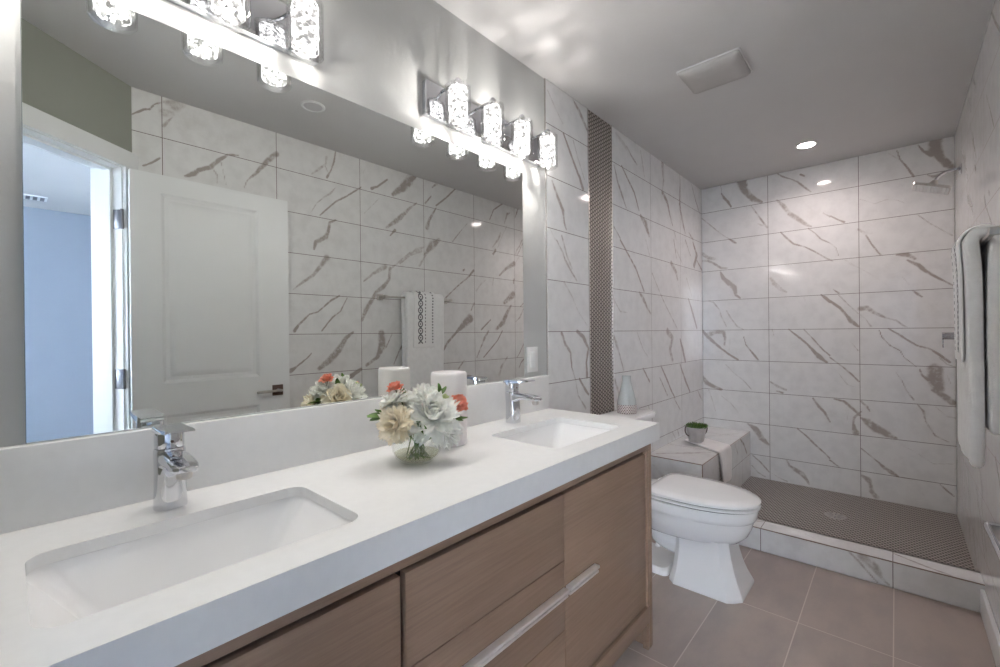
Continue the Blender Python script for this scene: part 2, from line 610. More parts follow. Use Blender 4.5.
VEINS = {
    'far': (
        '0.75:309,2414,75;323,2351,57;357,2290,44;391,2252,44;445,2218,20|0.8:156,2349,9;178,2304,19;207,2266,18;229,2222,9|0.4:150,2422,5;159,2356,6|0.5:373,2'
        '205,7;404,2149,12;437,2090,14;483,2013,14|0.3:417,2055,12;450,2034,17;483,2021,17|0.75:551,2417,6;583,2385,8;639,2351,8;681,2322,11;717,2277,13;765,22'
        '27,7|0.8:700,2371,11;724,2354,11|0.3:724,2354,5;800,2273,5;846,2220,5|0.45:549,2211,14;587,2166,30;631,2092,35;680,2046,35;733,1994,26;763,1974,13|0.5'
        ':-6,2177,7;79,2089,8;154,2012,8;212,1963,8|0.8:212,1963,8;248,1934,21;263,1924,9|0.7:573,1961,7;604,1920,14;654,1861,11;726,1829,7;785,1786,9;854,1728'
        ',11;887,1707,10|0.6:745,1963,5;786,1921,6;820,1873,10;874,1837,6|0.5:833,2061,4;875,2025,10|0.5:-9,1880,32;46,1832,32;99,1814,25|0.8:1334,2408,5;1361,'
        '2357,11;1397,2328,32|0.8:1415,2403,64;1415,2354,64;1441,2291,38;1467,2248,42;1490,2223,29|0.8:1235,2398,5;1248,2337,7;1278,2284,9;1314,2208,11|0.35:11'
        '92,2391,7;1245,2335,7|0.6:1378,2202,6;1405,2183,17;1445,2192,21|0.4:1038,2117,4;1080,2095,5;1120,2069,5;1170,2083,5;1219,2079,3;1271,2043,3|0.7:875,20'
        '32,8;919,1997,7;954,1974,15|0.35:1032,1909,17;1068,1876,24;1104,1871,12|0.7:1073,1862,9;1098,1805,9;1133,1741,10;1148,1719,7|0.55:1332,1955,5;1390,188'
        '8,6;1430,1851,4;1490,1796,5|0.5:874,1837,5;907,1798,6;923,1740,5|0.6:1227,1709,11;1284,1702,33;1316,1673,22|0.5:-17,1811,19;46,1804,19;99,1773,22;151,'
        '1732,19;196,1728,9|0.75:144,1701,12;166,1646,31;209,1602,37;245,1567,39;259,1503,21;288,1478,12|0.45:51,1467,10;89,1452,16;134,1390,8;148,1333,12;185,'
        '1252,9|0.4:186,1380,15;222,1315,12;264,1251,11;314,1222,7|0.85:-6,1226,13;40,1164,26;94,1115,22;146,1067,14;205,1021,15;269,980,12|0.5:40,1181,48;102,'
        '1205,38;162,1204,34;174,1156,22;169,1100,15|0.3:213,1148,5;202,1044,5|0.8:313,1164,4;327,1102,7;361,1056,10;388,1018,17;413,985,12|0.6:-17,841,23;29,7'
        '77,39;83,748,32;143,729,22|0.25:23,966,5;54,918,5|0.4:175,940,6;240,871,9;304,820,10;366,746,9|0.4:500,1624,20;525,1576,36;564,1532,33;608,1503,11|0.5'
        ':510,1224,6;520,1179,8|0.85:618,1223,7;673,1171,13;733,1113,13;780,1050,21;803,1022,31;849,981,13|0.7:716,1217,5;769,1150,8;827,1072,8;868,1031,8|0.9:'
        '818,1471,8;846,1445,18;871,1415,15|0.25:712,1467,7;724,1428,7|0.2:675,1346,4;536,1261,6|0.5:494,817,8;546,783,22;596,764,19|0.85:871,1422,13;926,1371,'
        '17;964,1315,17;991,1273,29;1027,1238,14|0.8:888,1505,5;921,1475,12|0.65:921,1461,5;970,1396,6;1028,1326,6|0.3:962,1705,17;998,1667,17;1035,1643,7;1117'
        ',1575,6;1177,1517,5|0.75:1279,1668,9;1330,1631,24;1366,1589,21;1419,1541,13;1463,1506,7;1492,1483,8|0.35:1255,1562,3;1287,1508,7|0.7:1306,1465,5;1329,'
        '1442,15;1351,1421,6|0.5:1039,1359,36;1075,1364,33;1121,1323,25;1175,1291,11;1224,1274,13;1257,1241,11;1276,1228,5|0.4:1038,1319,6;1069,1284,6;1095,123'
        '7,12|0.85:1185,1220,5;1233,1183,11;1281,1142,11;1322,1109,10;1381,1089,7;1425,1052,13;1473,1005,12|0.5:1425,1034,6;1460,992,6;1494,977,8|0.8:1138,1210'
        ',3;1150,1164,3;1194,1105,5;1242,1073,4;1261,1029,4;1317,973,5|0.75:868,1017,6;929,963,7;988,904,10;1030,853,8|0.4:868,975,4;923,894,4;966,828,6;998,81'
        '7,6|0.5:995,1116,5;1026,1069,7|0.7:1335,955,6;1349,912,11;1376,888,19|0.7:1407,959,73;1407,897,74;1420,836,63|0.5:1222,924,3;1251,874,6;1269,817,7|0.3'
        '5:1460,924,6;1476,870,6|0.35:44,718,10;67,654,8;97,543,6|0.35:143,677,8;216,620,9;273,547,8|0.25:316,630,4;398,546,6;439,520,4|0.5:539,749,14;577,738,'
        '17|0.75:766,715,10;801,657,18;835,618,15;852,578,13;865,552,10|0.7:336,473,12;391,437,44;431,374,46;477,328,20|0.75:669,478,8;723,432,11;776,376,13;83'
        '3,322,10;861,292,10|0.75:369,225,7;423,181,10;482,116,9|0.5:361,146,6;409,94,9;455,73,12|0.6:599,229,8;617,188,19;654,166,33;697,145,38;726,101,21;738'
        ',75,11|0.45:495,112,6;547,85,7;604,67,8|0.75:889,722,6;949,707,17;992,663,19;1034,621,14|0.6:1040,648,10;1002,603,17;997,562,12;1002,515,31;1012,493,4'
        '1|0.3:971,654,4;959,564,4|0.5:1040,716,17;1071,685,17;1086,653,7|0.6:1039,601,17;1075,579,47;1121,538,58;1171,512,46;1220,489,18|0.5:1269,815,9;1306,7'
        '54,11|0.6:1325,724,6;1352,683,13;1361,621,7;1405,534,8;1466,502,6|0.7:1393,825,11;1441,792,37;1484,753,37;1506,737,20|0.35:1406,720,5;1458,664,6;1497,'
        '657,10|0.75:1038,391,5;1110,330,6;1160,280,21;1199,255,27;1228,235,9|0.35:1229,462,3;1314,412,4;1395,354,4;1491,370,3|0.6:1228,235,5;1299,234,6|0.5:10'
        '42,203,19;1073,183,40;1088,146,24;1093,100,31;1118,73,35|0.85:1425,227,4;1460,192,7;1490,165,5|0.8:863,278,8;919,236,6'
    ),
    'left': (
        '0.4:1722,2364,7;1795,2294,8;1849,2251,7|0.55:1945,2404,11;2005,2365,30;2055,2322,23;2088,2286,16|0.9:1853,2204,10;1893,2151,14;1951,2077,16;1999,2024,'
        '19;2031,1972,23|0.5:1941,2198,7;1988,2114,7;2049,2024,8|0.6:1752,1943,13;1798,1874,23;1842,1821,24;1852,1760,15;1870,1731,12|0.4:1732,1708,6;1773,1666'
        ',8|0.5:1828,1693,13;1839,1673,14|0.3:2408,2384,23;2496,2359,37;2546,2335,24|0.5:2546,2351,12;2616,2309,17;2688,2281,13|0.8:2476,2215,9;2560,2152,14;26'
        '47,2093,15;2712,1994,10|0.35:2747,2380,21;2802,2229,16|0.5:2379,2196,9;2425,2103,22;2489,2027,21;2532,1974,14|0.6:2738,1963,25;2815,1922,57;2866,1855,'
        '27|0.4:3103,2396,59;3123,2293,30;3098,2215,23|0.55:3098,2197,35;3190,2144,36;3236,2061,24;3284,1995,12|0.5:3449,2374,13;3433,2176,39;3495,2052,40;3548'
        ',1982,14|0.5:3704,2397,14;3792,2293,18;3885,2206,19|0.6:2372,1830,9;2451,1775,11|0.4:3309,1962,12;3358,1903,13|0.5:3634,1995,17;3722,1958,21|0.5:1784,'
        '1665,8;1838,1610,14;1860,1575,17;1906,1529,14;1965,1482,11|0.4:1839,1673,14;1872,1602,17;1918,1543,14|0.4:1847,1466,14;1915,1401,9;1974,1325,7;2061,12'
        '53,6|0.75:1820,1214,17;1853,1157,19;1898,1117,16;1909,1039,10|0.5:1909,1039,10;1943,972,7;1966,891,7;2040,815,15|0.8:1960,1222,18;2022,1192,26;2072,11'
        '31,19;2050,1057,15;2056,982,23|0.9:1980,975,11;2042,909,17;2068,886,15|0.75:2451,1764,14;2533,1707,14;2656,1618,17;2778,1481,15|0.55:2708,1468,20;2765'
        ',1430,36;2823,1374,26;2883,1334,13|0.4:2364,1403,9;2442,1338,11;2543,1333,7|0.4:2813,1818,13;2871,1725,13|0.45:2910,1609,11;3037,1488,11;3126,1412,15;'
        '3268,1306,15;3368,1231,13|0.5:3253,1716,43;3352,1651,44;3377,1605,25|0.4:3402,1559,10;3416,1492,13|0.5:3307,1892,16;3355,1765,13|0.35:3356,1823,25;348'
        '7,1732,13|0.5:3547,1928,13;3659,1822,17|0.65:3722,1933,21;3812,1841,44;3747,1750,50|0.6:3811,1799,18;3937,1731,23|0.4:3568,1631,14;3681,1497,17|0.85:3'
        '609,1469,17;3707,1354,32;3796,1241,25|0.45:2359,1188,22;2390,1142,39;2421,1096,18;2478,987,14|0.4:2666,1216,10;2758,1099,13;2836,1046,8|0.5:3168,1217,'
        '59;3264,1166,49;3213,1083,48;3261,1007,37|0.75:3418,1153,19;3470,1074,39;3523,983,27|0.8:2755,976,13;2853,884,16|0.75:3047,974,14;3137,886,20;3231,785'
        ',18;3304,721,12|0.6:3023,895,11;3158,757,15|0.85:3414,960,16;3520,835,27;3620,735,17|0.4:2355,951,21;2416,855,31|0.5:3279,724,12;3405,622,13'
    ),
    'right': (
        '0.9:412,2283,5;460,2324,8;481,2332,8;499,2363,5;526,2382,6|0.9:450,2045,5;489,2073,6;519,2104,6|0.4:535,2390,12;579,2389,69;617,2408,35;637,2421,12|0.'
        '55:571,2326,5;534,2268,18|0.35:538,2337,50;571,2340,34|0.7:625,2040,12;661,2063,26;685,2089,21;735,2116,22;777,2167,20;821,2208,11;870,2220,10|0.5:747'
        ',2115,7;768,2081,9;767,2043,9|0.4:788,2155,4;802,2081,6;810,2043,5|0.6:900,2045,5;914,2089,6;967,2148,20;996,2192,25;1036,2245,31;1077,2289,32|0.4:129'
        '0,2226,13;1335,2268,18;1380,2312,13;1385,2357,21|0.7:1386,2226,16;1419,2291,9;1437,2346,12;1448,2413,11|0.5:1373,2304,7;1393,2265,10|0.85:1712,2234,21'
        ';1759,2258,13;1840,2327,11|0.65:1889,2233,31;1975,2303,65;2041,2377,73|0.45:1281,1986,5;1319,2049,8;1365,2096,8;1411,2131,16;1445,2177,5|0.8:1338,1975'
        ',8;1410,2049,9;1451,2089,11;1520,2136,10;1629,2221,9|0.65:1297,1756,15;1310,1801,28;1375,1842,31;1395,1895,21;1402,1940,18;1442,1964,11|0.35:1649,2045'
        ',6;1774,2179,6|0.5:1828,1981,18;1920,2047,44;2039,2164,23|0.8:1860,1928,8;1902,1973,22|0.3:1645,2318,6;1676,2387,7|0.5:1162,1490,6;1215,1535,17;1289,1'
        '590,22;1340,1656,30;1380,1710,44|0.75:1171,1242,21;1195,1277,14;1262,1344,9;1318,1361,7;1403,1436,12;1464,1471,11|0.75:1342,1241,9;1382,1291,8;1415,13'
        '29,9;1470,1369,8;1519,1461,5|0.55:1626,1313,22;1656,1381,34;1703,1450,35;1742,1514,26;1798,1552,36;1848,1611,24;1857,1690,28|0.45:1644,1581,11;1720,16'
        '42,23;1816,1699,45|0.4:1865,1691,15;1968,1773,16;2034,1825,20|0.85:1145,1001,28;1186,1028,9;1246,1072,8;1274,1101,6|0.6:1320,1001,25;1385,1046,46;1453'
        ',1113,47;1509,1195,30;1559,1231,14|0.6:1659,1004,23;1745,1054,29;1785,1135,66;1778,1225,53|0.6:1817,1120,8;1868,1218,9|0.6:1882,998,8;1925,1088,13;196'
        '9,1145,16|0.85:1534,934,33;1614,978,22|0.3:1572,1141,6;1588,1220,6|0.65:1950,2275,26;2021,2343,59;2085,2418,40|0.5:1947,2059,25;2018,2145,23;2101,2214'
        ',10|0.6:2185,2231,14;2244,2298,11|0.5:2255,2369,11;2305,2412,25|0.85:2293,2234,12;2396,2316,13;2505,2420,11|0.6:2202,2045,41;2222,2109,28;2293,2215,11'
        '|0.55:2170,1828,14;2249,1915,70;2320,1964,36|0.4:1996,1785,19;2105,1857,40;2171,1889,10|0.5:2466,1974,13;2555,2072,8;2635,2152,6|0.8:2916,2237,9;2969,'
        '2335,11;3105,2425,14|0.5:3116,2237,9;3159,2336,28;3202,2353,9|0.45:2951,1996,11;3032,2078,27;3060,2137,27|0.7:2963,1927,11;2990,1974,26|0.6:3273,2321,'
        '12;3319,2414,17|0.35:3017,1996,9;3101,2143,11;3157,2226,9|0.4:1943,1734,13;2032,1810,26;2142,1854,24|0.4:2122,1739,23;2180,1821,17;2229,1873,14|0.6:23'
        '85,1506,13;2504,1601,11;2641,1694,16;2707,1759,24|0.8:2584,1747,19;2596,1756,12|0.7:2317,1026,18;2391,1134,22;2499,1228,23;2578,1285,58;2659,1344,79|0'
        '.5:2671,1412,12;2708,1472,24|0.85:2822,1002,10;2951,1102,13;3005,1145,11;3073,1234,13|0.5:2737,1006,16;2787,1090,16;2837,1174,29;2889,1235,17|0.85:279'
        '6,1247,14;2916,1335,11|0.6:2993,1252,30;3088,1316,58;3145,1408,45;3202,1474,18|0.55:3105,1498,36;3233,1578,79|0.55:3040,1746,18;3137,1819,32;3252,1877'
        ',56|0.3:2733,1583,16;2807,1657,21;2857,1687,13|0.4:2946,1641,11;2960,1721,13|0.4:3027,831,31;3055,901,31;3139,987,18|0.7:2950,1933,11;2990,1964,17|0.5'
        ':2517,919,19;2585,989,12|0.6:3249,1728,19;3243,1690,19'
    ),
    'curbf': (
        '0.5:1039,123,9;1079,85,12;1113,46,7;1151,6,6|0.45:1094,115,46;1142,75,45;1165,34,18;1193,9,7'
    ),
    'curbt': (
        '0.6:1207,2876,8;1306,2818,15;1396,2781,15|0.3:853,2848,7;903,2812,7'
    ),
    'bench': (
        '0.7:3636,412,14;3747,347,24;3832,262,18|0.4:3501,395,16;3578,308,17|0.5:3102,396,14;3141,259,24'
    ),
}
# ---------------------------------------------------------------- room
W, L, H = 1.4988, 3.9461, 2.4138
YT, YS1, YS2 = 1.7038, 2.0918, 2.3485      # painted wall ends; mosaic strip
YC0, YC1, ZC = 2.7703, 2.9044, .1248       # curb
ZP = .0563                                 # shower pan
BX, BY, BZ = .3531, 2.783, .4127           # bench
V = {k: decode(t) for k, t in VEINS.items()}
rng = random.Random(11)


def cells(u_off, u_lo, u_hi, z_hi):
    out = []
    u = u_off
    while u > u_lo: u -= .5463
    while u < u_hi:
        for k in range(0, 10):
            z0 = -.0118 + .2466 * k
            if z0 < z_hi:
                out.append((max(u, u_lo), min(u + .5463, u_hi), z0, z0 + .2466))
        u += .5463
    return out


vf = V['far'] + random_veins(rng, [c for c in cells(.4884, 0, W, .6) if c[0] < .3], V['far'])
vl = V['left'] + random_veins(rng, cells(2.3485, 2.3485, L, .9), V['left'])
vr = V['right'] + random_veins(rng, cells(.529, .41, L, 2.5), V['right'], -1)

bm = nb(); box(bm, -.13, -.012, -.31, L + .1, 0, H)
box(bm, -.0125, -.006, -.31, YT - .004, 0, H)
struct('wall_left', bm, MAT['paint'])
tiled('wall_left_tile', 'x', 0, YT, YS1 - .006, 0, H, V['left'], marble('veined tile left strip', 1, YT, 2, -.0118))
tiled('wall_left_shower', 'x', 0, YS2 + .006, L, 0, H, vl, MAT['mleft'])
tiled('wall_far', 'y', L, 0, W, 0, H, vf, MAT['mfar'], thick=-.012)
tiled('wall_right', 'x', W, .411, L, 0, H, vr, MAT['mright'], step=.007, thick=-.012)
bm = nb(); box(bm, -.13, 1.62, L + .012, L + .12, 0, H); struct('wall_far_backing', bm, MAT['bedroom'])
bm = nb(); box(bm, W + .012, 1.62, .35, L + .012, 0, H); struct('wall_right_backing', bm, MAT['bedroom'])
bm = nb(); box(bm, -.012, -.003, YS1, YS2, 0, H); struct('wall_left_mosaic', bm, MAT['pennyw'])
bm = nb(); box(bm, -.008, .0015, YT - .0045, YT, .90, H); struct('trim_1', bm, MAT['steeltrim'])
bm = nb(); box(bm, -.010, .0015, YS1 - .006, YS1, 0, H); struct('trim_2', bm, MAT['steeltrim'])
bm = nb(); box(bm, -.010, .0015, YS2, YS2 + .006, 0, H); struct('trim_3', bm, MAT['steeltrim'])

# floor
bm = nb()
top = [bm.verts.new(p + (0,)) for p in ((-.006, -.31), (.92, -.31), (W, .411), (W, YC0 + .02), (-.006, YC0 + .02))]
bot = [bm.verts.new((v.co.x, v.co.y, -.02)) for v in top]
bm.faces.new(top); bm.faces.new(bot[::-1])
for i in range(5): bm.faces.new((top[i], bot[i], bot[(i + 1) % 5], top[(i + 1) % 5]))
struct('floor', bm, MAT['floor'])
bm = nb(); box(bm, BX - .02, W, YC1 - .01, L, 0, ZP); struct('floor_shower', bm, MAT['pennyf'])
bm = nb(); box(bm, -.13, 4.8, -3.3, L + .12, H, H + .1)
struct('ceiling', bm, MAT['ceil'])

# curb and bench, tiled on the outside
cv = V['curbf']
tiled('shower_curb_front', 'y', YC0, BX, W, 0, ZC - .003, cv, MAT['mcurb'], thick=-.012)
tiled('shower_curb_top', 'z', ZC, BX, W, YC0 + .004, YC1, V['curbt'] + [(.4, [(.50, 2.80, .008), (.62, 2.86, .012), (.7, 2.9, .006)])], MAT['mcurbt'], thick=.012)
tiled('shower_curb_back', 'y', YC1, BX, W, ZP, ZC, [], MAT['mcurb'], thick=.012)
bm = nb(); box(bm, BX, W, YC0 - .0005, YC0 + .004, ZC - .004, ZC + .0008); struct('trim_4', bm, MAT['browntrim'])
tiled('shower_bench_top', 'z', BZ, 0, BX - .004, BY + .004, L, [(.35, [(.05, 2.85, .03), (.2, 3.0, .05), (.3, 3.1, .02)]), (.3, [(.1, 3.5, .01), (.3, 3.8, .02)])], MAT['mbt'], thick=.012)
tiled('shower_bench_side', 'x', BX, BY + .004, L, 0, BZ - .004, V['bench'], MAT['mbs'], thick=.012)
tiled('shower_bench_front', 'y', BY, 0, BX - .004, 0, BZ - .004, [(.3, [(.05, .35, .02), (.2, .22, .04), (.3, .1, .02)])], MAT['mbf'], thick=-.012)
bm = nb()
box(bm, 0, BX + .0006, BY - .0006, BY + .004, BZ - .004, BZ + .0008)
box(bm, BX - .004, BX + .0006, BY + .004, L, BZ - .004, BZ + .0008)
box(bm, BX - .004, BX + .0006, BY - .0006, BY + .004, ZC, BZ - .004)
struct('trim_5', bm, MAT['browntrim'])

# baseboard
bm = nb(); box(bm, W - .015, W - .0005, .43, YC0 - .001, 0, .105, .003); struct('baseboard_right', bm, MAT['trim'])

# diagonal door wall
DC = Vector((W, .411, 0)); DT = Vector((-.6299, -.7767, 0)); DN = Vector((.7767, -.6299, 0))
DM = Matrix(((DT.x, DN.x, 0, DC.x), (DT.y, DN.y, 0, DC.y), (0, 0, 1, 0), (0, 0, 0, 1)))


def dbox(bm, *a, **k):
    b2 = nb(); box(b2, *a, **k)
    bmesh.ops.transform(b2, matrix=DM, verts=b2.verts)
    me = bpy.data.meshes.new('t'); b2.to_mesh(me); b2.free(); bm.from_mesh(me); bpy.data.meshes.remove(me)


TJ0, TJ1, ZJ = .060, .800, 2.005
bm = nb()
dbox(bm, -.12, TJ0 - .02, .0, .138, 0, H)
dbox(bm, TJ1 + .02, .935, .0, .138, 0, H)
dbox(bm, TJ0 - .02, TJ1 + .02, .0, .138, ZJ + .02, H)
struct('wall_diagonal', bm, MAT['olive'])
bm = nb()
dbox(bm, TJ0 - .02, TJ0, -.001, .139, 0, ZJ); dbox(bm, TJ1, TJ1 + .02, -.001, .139, 0, ZJ)
dbox(bm, TJ0 - .02, TJ1 + .02, -.001, .139, ZJ, ZJ + .02)
dbox(bm, TJ0, TJ0 + .011, .045, .08, 0, ZJ); dbox(bm, TJ1 - .011, TJ1, .045, .08, 0, ZJ); dbox(bm, TJ0, TJ1, .045, .08, ZJ - .011, ZJ)
struct('trim_6', bm, MAT['trim'])
bm = nb()
for d0, d1 in ((-.018, -.001), (.139, .156)):
    a0 = -.012 if d0 < 0 else TJ0 - .072
    dbox(bm, a0, TJ0 - .006, d0, d1, 0, ZJ + .085); dbox(bm, TJ1 + .006, TJ1 + .072, d0, d1, 0, ZJ + .085)
    dbox(bm, TJ0 - .006, TJ1 + .006, d0, d1, ZJ + .006, ZJ + .085)
struct('trim_7', bm, MAT['trim'])

bm = nb(); box(bm, -.6, .93, -.41, -.31, 0, H); struct('wall_near', bm, MAT['olive'])

# bedroom beyond the doorway
bm = nb(); box(bm, -.6, 4.8, -3.2, 2.0, -.05, -.0205); struct('floor_bedroom', bm, MAT['bedfloor'])
bm = nb(); box(bm, 4.7, 4.8, -3.2, 2.0, -.02, H); struct('wall_bedroom_right', bm, MAT['bedroom'])
bm = nb(); box(bm, 1.62, 2.0, 1.9, 2.0, -.02, H); box(bm, 3.8, 4.7, 1.9, 2.0, -.02, H); box(bm, 2.0, 3.8, 1.9, 2.0, -.02, .75); box(bm, 2.0, 3.8, 1.9, 2.0, 2.15, H); struct('wall_bedroom_far', bm, MAT['bedroom'])
bm = nb(); box(bm, -.7, -.6, -3.3, -.31, -.02, H); struct('wall_bedroom_left', bm, MAT['bedroom'])
bm = nb()
box(bm, -.6, 1.65, -3.3, -3.2, -.02, H); box(bm, 3.45, 4.8, -3.3, -3.2, -.02, H); box(bm, 1.65, 3.45, -3.3, -3.2, -.02, .75); box(bm, 1.65, 3.45, -3.3, -3.2, 2.15, H)
struct('wall_bedroom_near', bm, MAT['bedroom'])
bm = nb()
box(bm, 1.65, 1.7, -3.28, -3.22, .75, 2.15); box(bm, 3.4, 3.45, -3.28, -3.22, .75, 2.15); box(bm, 1.7, 3.4, -3.28, -3.22, .75, .8); box(bm, 1.7, 3.4, -3.28, -3.22, 2.1, 2.15); box(bm, 2.53, 2.57, -3.27, -3.23, .8, 2.1)
struct('window_1', bm, MAT['trim'])
bm = nb()
box(bm, 2.0, 2.05, 1.87, 1.9, .75, 2.15); box(bm, 3.75, 3.8, 1.87, 1.9, .75, 2.15); box(bm, 2.05, 3.75, 1.87, 1.9, .75, .8); box(bm, 2.05, 3.75, 1.87, 1.9, 2.1, 2.15)
struct('added_window', bm, MAT['trim'])  # unseen window frame added around the extra blue lamp

# ceiling register in the bedroom
vt = thing('air_register', 'white slotted air register on the bedroom ceiling beyond the doorway', 'vent', (4.25, .18, H - .012))
bm = nb(); box(bm, 4.17, 4.33, .06, .25, H - .010, H - .0005, .003); part('frame', bm, MAT['trim'], vt)
bm = nb()
for k in range(4):
    for j in range(2):
        y = .078 + k * .043; box(bm, 4.185 + j * .07, 4.245 + j * .07, y, y + .026, H - .0125, H - .0101)
part('slots', bm, MAT['hinge'], vt)

# ---------------------------------------------------------------- door
dr = bpy.data.objects.new('door_1', None); C.objects.link(dr); dr.location = (1.4175, .386, .01); dr['_org'] = (1.4175, .386, .01); dr['kind'] = 'structure'
bm = nb()
DX, DY0, DY1, DZ0, DZ1 = 1.400, .386, 1.096, .01, 1.992
box(bm, DX + .010, DX + .035, DY0, DY1, DZ0, DZ1)
zs = [(.22, .835), (.99, 1.905)]; PY0, PY1 = .503, .935
box(bm, DX, DX + .0101, DY0, PY0, DZ0, DZ1); box(bm, DX, DX + .0101, PY1, DY1, DZ0, DZ1)
for a, b in ((DZ0, .22), (.835, .99), (1.905, DZ1)):
    box(bm, DX, DX + .0101, PY0, PY1, a, b)
for a, b in zs:
    rs = []
    for ins, x in ((0, DX), (.014, DX + .0085), (.030, DX + .0095), (.052, DX + .003), (.056, DX + .0028)):
        rs.append([(x, PY0 + ins, a + ins), (x, PY1 - ins, a + ins), (x, PY1 - ins, b - ins), (x, PY0 + ins, b - ins)])
    rings = [[bm.verts.new(p) for p in r] for r in rs]
    loft_rings(bm, rings, False); bm.faces.new(rings[-1])
part('door_leaf', bm, MAT['trim'], dr, 20)
bm = nb(); box(bm, DX - .006, DX - .0002, 1.000, 1.058, .876, .936, .002); hp = part('handle_plate', bm, MAT['bronze'], dr)
bm = nb(); tube(bm, [(DX - .006, 1.029, .906), (DX - .045, 1.029, .906)], .009, 12)
box(bm, DX - .052, DX - .040, .905, 1.040, .900, .913, .004); part('lever', bm, MAT['nickel'], hp)
for z in (1.765, 1.02, .25):
    bm = nb(); dbox(bm, TJ0 - .0005, TJ0 + .002, .002, .040, z - .045, z + .045, bev=.0008)
    tube(bm, [DM @ Vector((TJ0 + .004, -.006, z - .046)), DM @ Vector((TJ0 + .004, -.006, z + .046))], .0065, 10)
    part('hinge', bm, MAT['hinge'], dr)

# ---------------------------------------------------------------- ceiling things
def downlight(x, y, lens, label):
    t = thing('recessed_downlight', label, 'ceiling light', (x, y, H - .004))
    bm = nb(); lathe(bm, [(.047, -.0005), (.060, -.0005), (.060, -.003), (.056, -.006), (.047, -.006), (.047, -.0005)], (x, y, H), 40, cap=False); part('trim_ring', bm, MAT['plastic'], t)
    bm = nb(); lathe(bm, [(.0465, -.0005), (.0465, -.0035), (.02, -.0045), (.001, -.0046)], (x, y, H), 40); part('lens', bm, MAT[lens], t)
downlight(.798, 3.459, 'led', 'lit round recessed downlight in the ceiling over the shower')
downlight(1.042, 1.082, 'lens', 'unlit round recessed downlight in the ceiling, seen in the mirror above the white door')

t = thing('exhaust_fan_cover', 'grey white square exhaust fan cover on the ceiling above the toilet', 'vent', (.605, 2.19, H - .03))
bm = nb()
rs = []
for hx, hy, z, r in ((.128, .112, H - .0005, .012), (.128, .112, H - .012, .014), (.122, .106, H - .022, .02), (.09, .075, H - .030, .02), (.04, .03, H - .033, .012)):
    rs.append(rrect(.605, 2.19, hx, hy, r, z))
rings_from(bm, rs); part('grille_panel', bm, MAT['fanplastic'], t, 50)
bm = nb(); rings_from(bm, [rrect(.605, 2.19, .134, .118, .012, H - .0003), rrect(.605, 2.19, .134, .118, .012, H - .004)]); part('frame', bm, MAT['plastic'], t)

# ---------------------------------------------------------------- countertop, splash, sinks
CT = .865; CY0, CY1, CXF = -.135, 1.6817, .5404
SINKS = [(.315, .2385, .1420, .2215, .035), (.315, 1.3230, .1420, .2150, .03)]
bm = nb()
outer = [bm.verts.new(p) for p in ((-.004, CY0, CT), (CXF, CY0, CT), (CXF, CY1, CT), (-.004, CY1, CT))]
es = [bm.edges.new((outer[i], outer[(i + 1) % 4])) for i in range(4)]
loops = []
for cx, cy, hx, hy, r in SINKS:
    lp = [bm.verts.new(p) for p in rrect(cx, cy, hx, hy, r, CT, 8)]
    loops.append(lp)
    es += [bm.edges.new((lp[i], lp[(i + 1) % len(lp)])) for i in range(len(lp))]
bmesh.ops.triangle_fill(bm, use_beauty=True, use_dissolve=False, edges=es)
for f in list(bm.faces):      # drop anything filled inside a sink
    c = f.calc_center_median()
    for cx, cy, hx, hy, r in SINKS:
        if abs(c.x - cx) < hx * .999 and abs(c.y - cy) < hy * .999 and all(any(v in lp for lp in loops) for v in f.verts):
            vs = f.verts
            if len({k for v in vs for k, lp in enumerate(loops) if v in lp}) == 1:
                bm.faces.remove(f); break
g = bmesh.ops.extrude_face_region(bm, geom=list(bm.faces))
bmesh.ops.translate(bm, vec=(0, 0, -.022), verts=[v for v in g['geom'] if isinstance(v, bmesh.types.BMVert)])
box(bm, CXF - .022, CXF, CY0, CY1, CT - .064, CT - .0215)
box(bm, 0, CXF - .022, CY1 - .022, CY1, CT - .064, CT - .0215)
ct = part('countertop', bm, MAT['quartz'], None, 30)
tag(ct, 'white quartz countertop with two sink cutouts on the wooden vanity', 'countertop')
bm = nb(); box(bm, -.0055, .020, CY0, CY1, CT + .0003, 1.0175, .0012)
tag(part('backsplash', bm, MAT['splash']), 'low white quartz backsplash standing behind the countertop under the mirror', 'backsplash')

for k, (cx, cy, hx, hy, r) in enumerate(SINKS):
    t = thing('undermount_sink', ['white rectangular undermount sink nearest the doorway, in front of the mirrored white door', 'white rectangular undermount sink at the toilet end of the countertop'][k], 'sink', (cx, cy, .70), 'undermount sinks')
    bm = nb()
    zt = CT - .0223
    spec = [(.030, .030, 0, -.001), (.0025, .0025, 0, -.001), (.0015, .0015, 0, -.004), (-.006, -.020, 0, -.03), (-.018, -.066, 0, -.10), (-.026, -.084, 0, -.124), (-.045, -.110, 0, -.133)]
    rs = [rrect(cx, cy, hx + a, hy + b, max(.012, r + a * .4) if i < 4 else (.028, .026, .024, .02)[min(3, i - 4)], zt + z, 8) for i, (a, b, _, z) in enumerate(spec)]
    # outside of the bowl, slightly larger
    out = [rrect(cx, cy, hx + a + .009, hy + b + .009, r, zt + z - .009, 8) for (a, b, _, z) in spec[::-1]]
    out[-1] = rrect(cx, cy, hx + .030, hy + .030, r, zt - .010, 8)
    rings_from(bm, out + rs)
    part('basin', bm, MAT['porcelain'], t, 60)
    bm = nb(); lathe(bm, [(.022, -.1365), (.022, -.1335), (.016, -.132), (.006, -.131), (.001, -.1308)], (cx - .02, cy, zt), 24); part('drain', bm, MAT['chrome'], t)

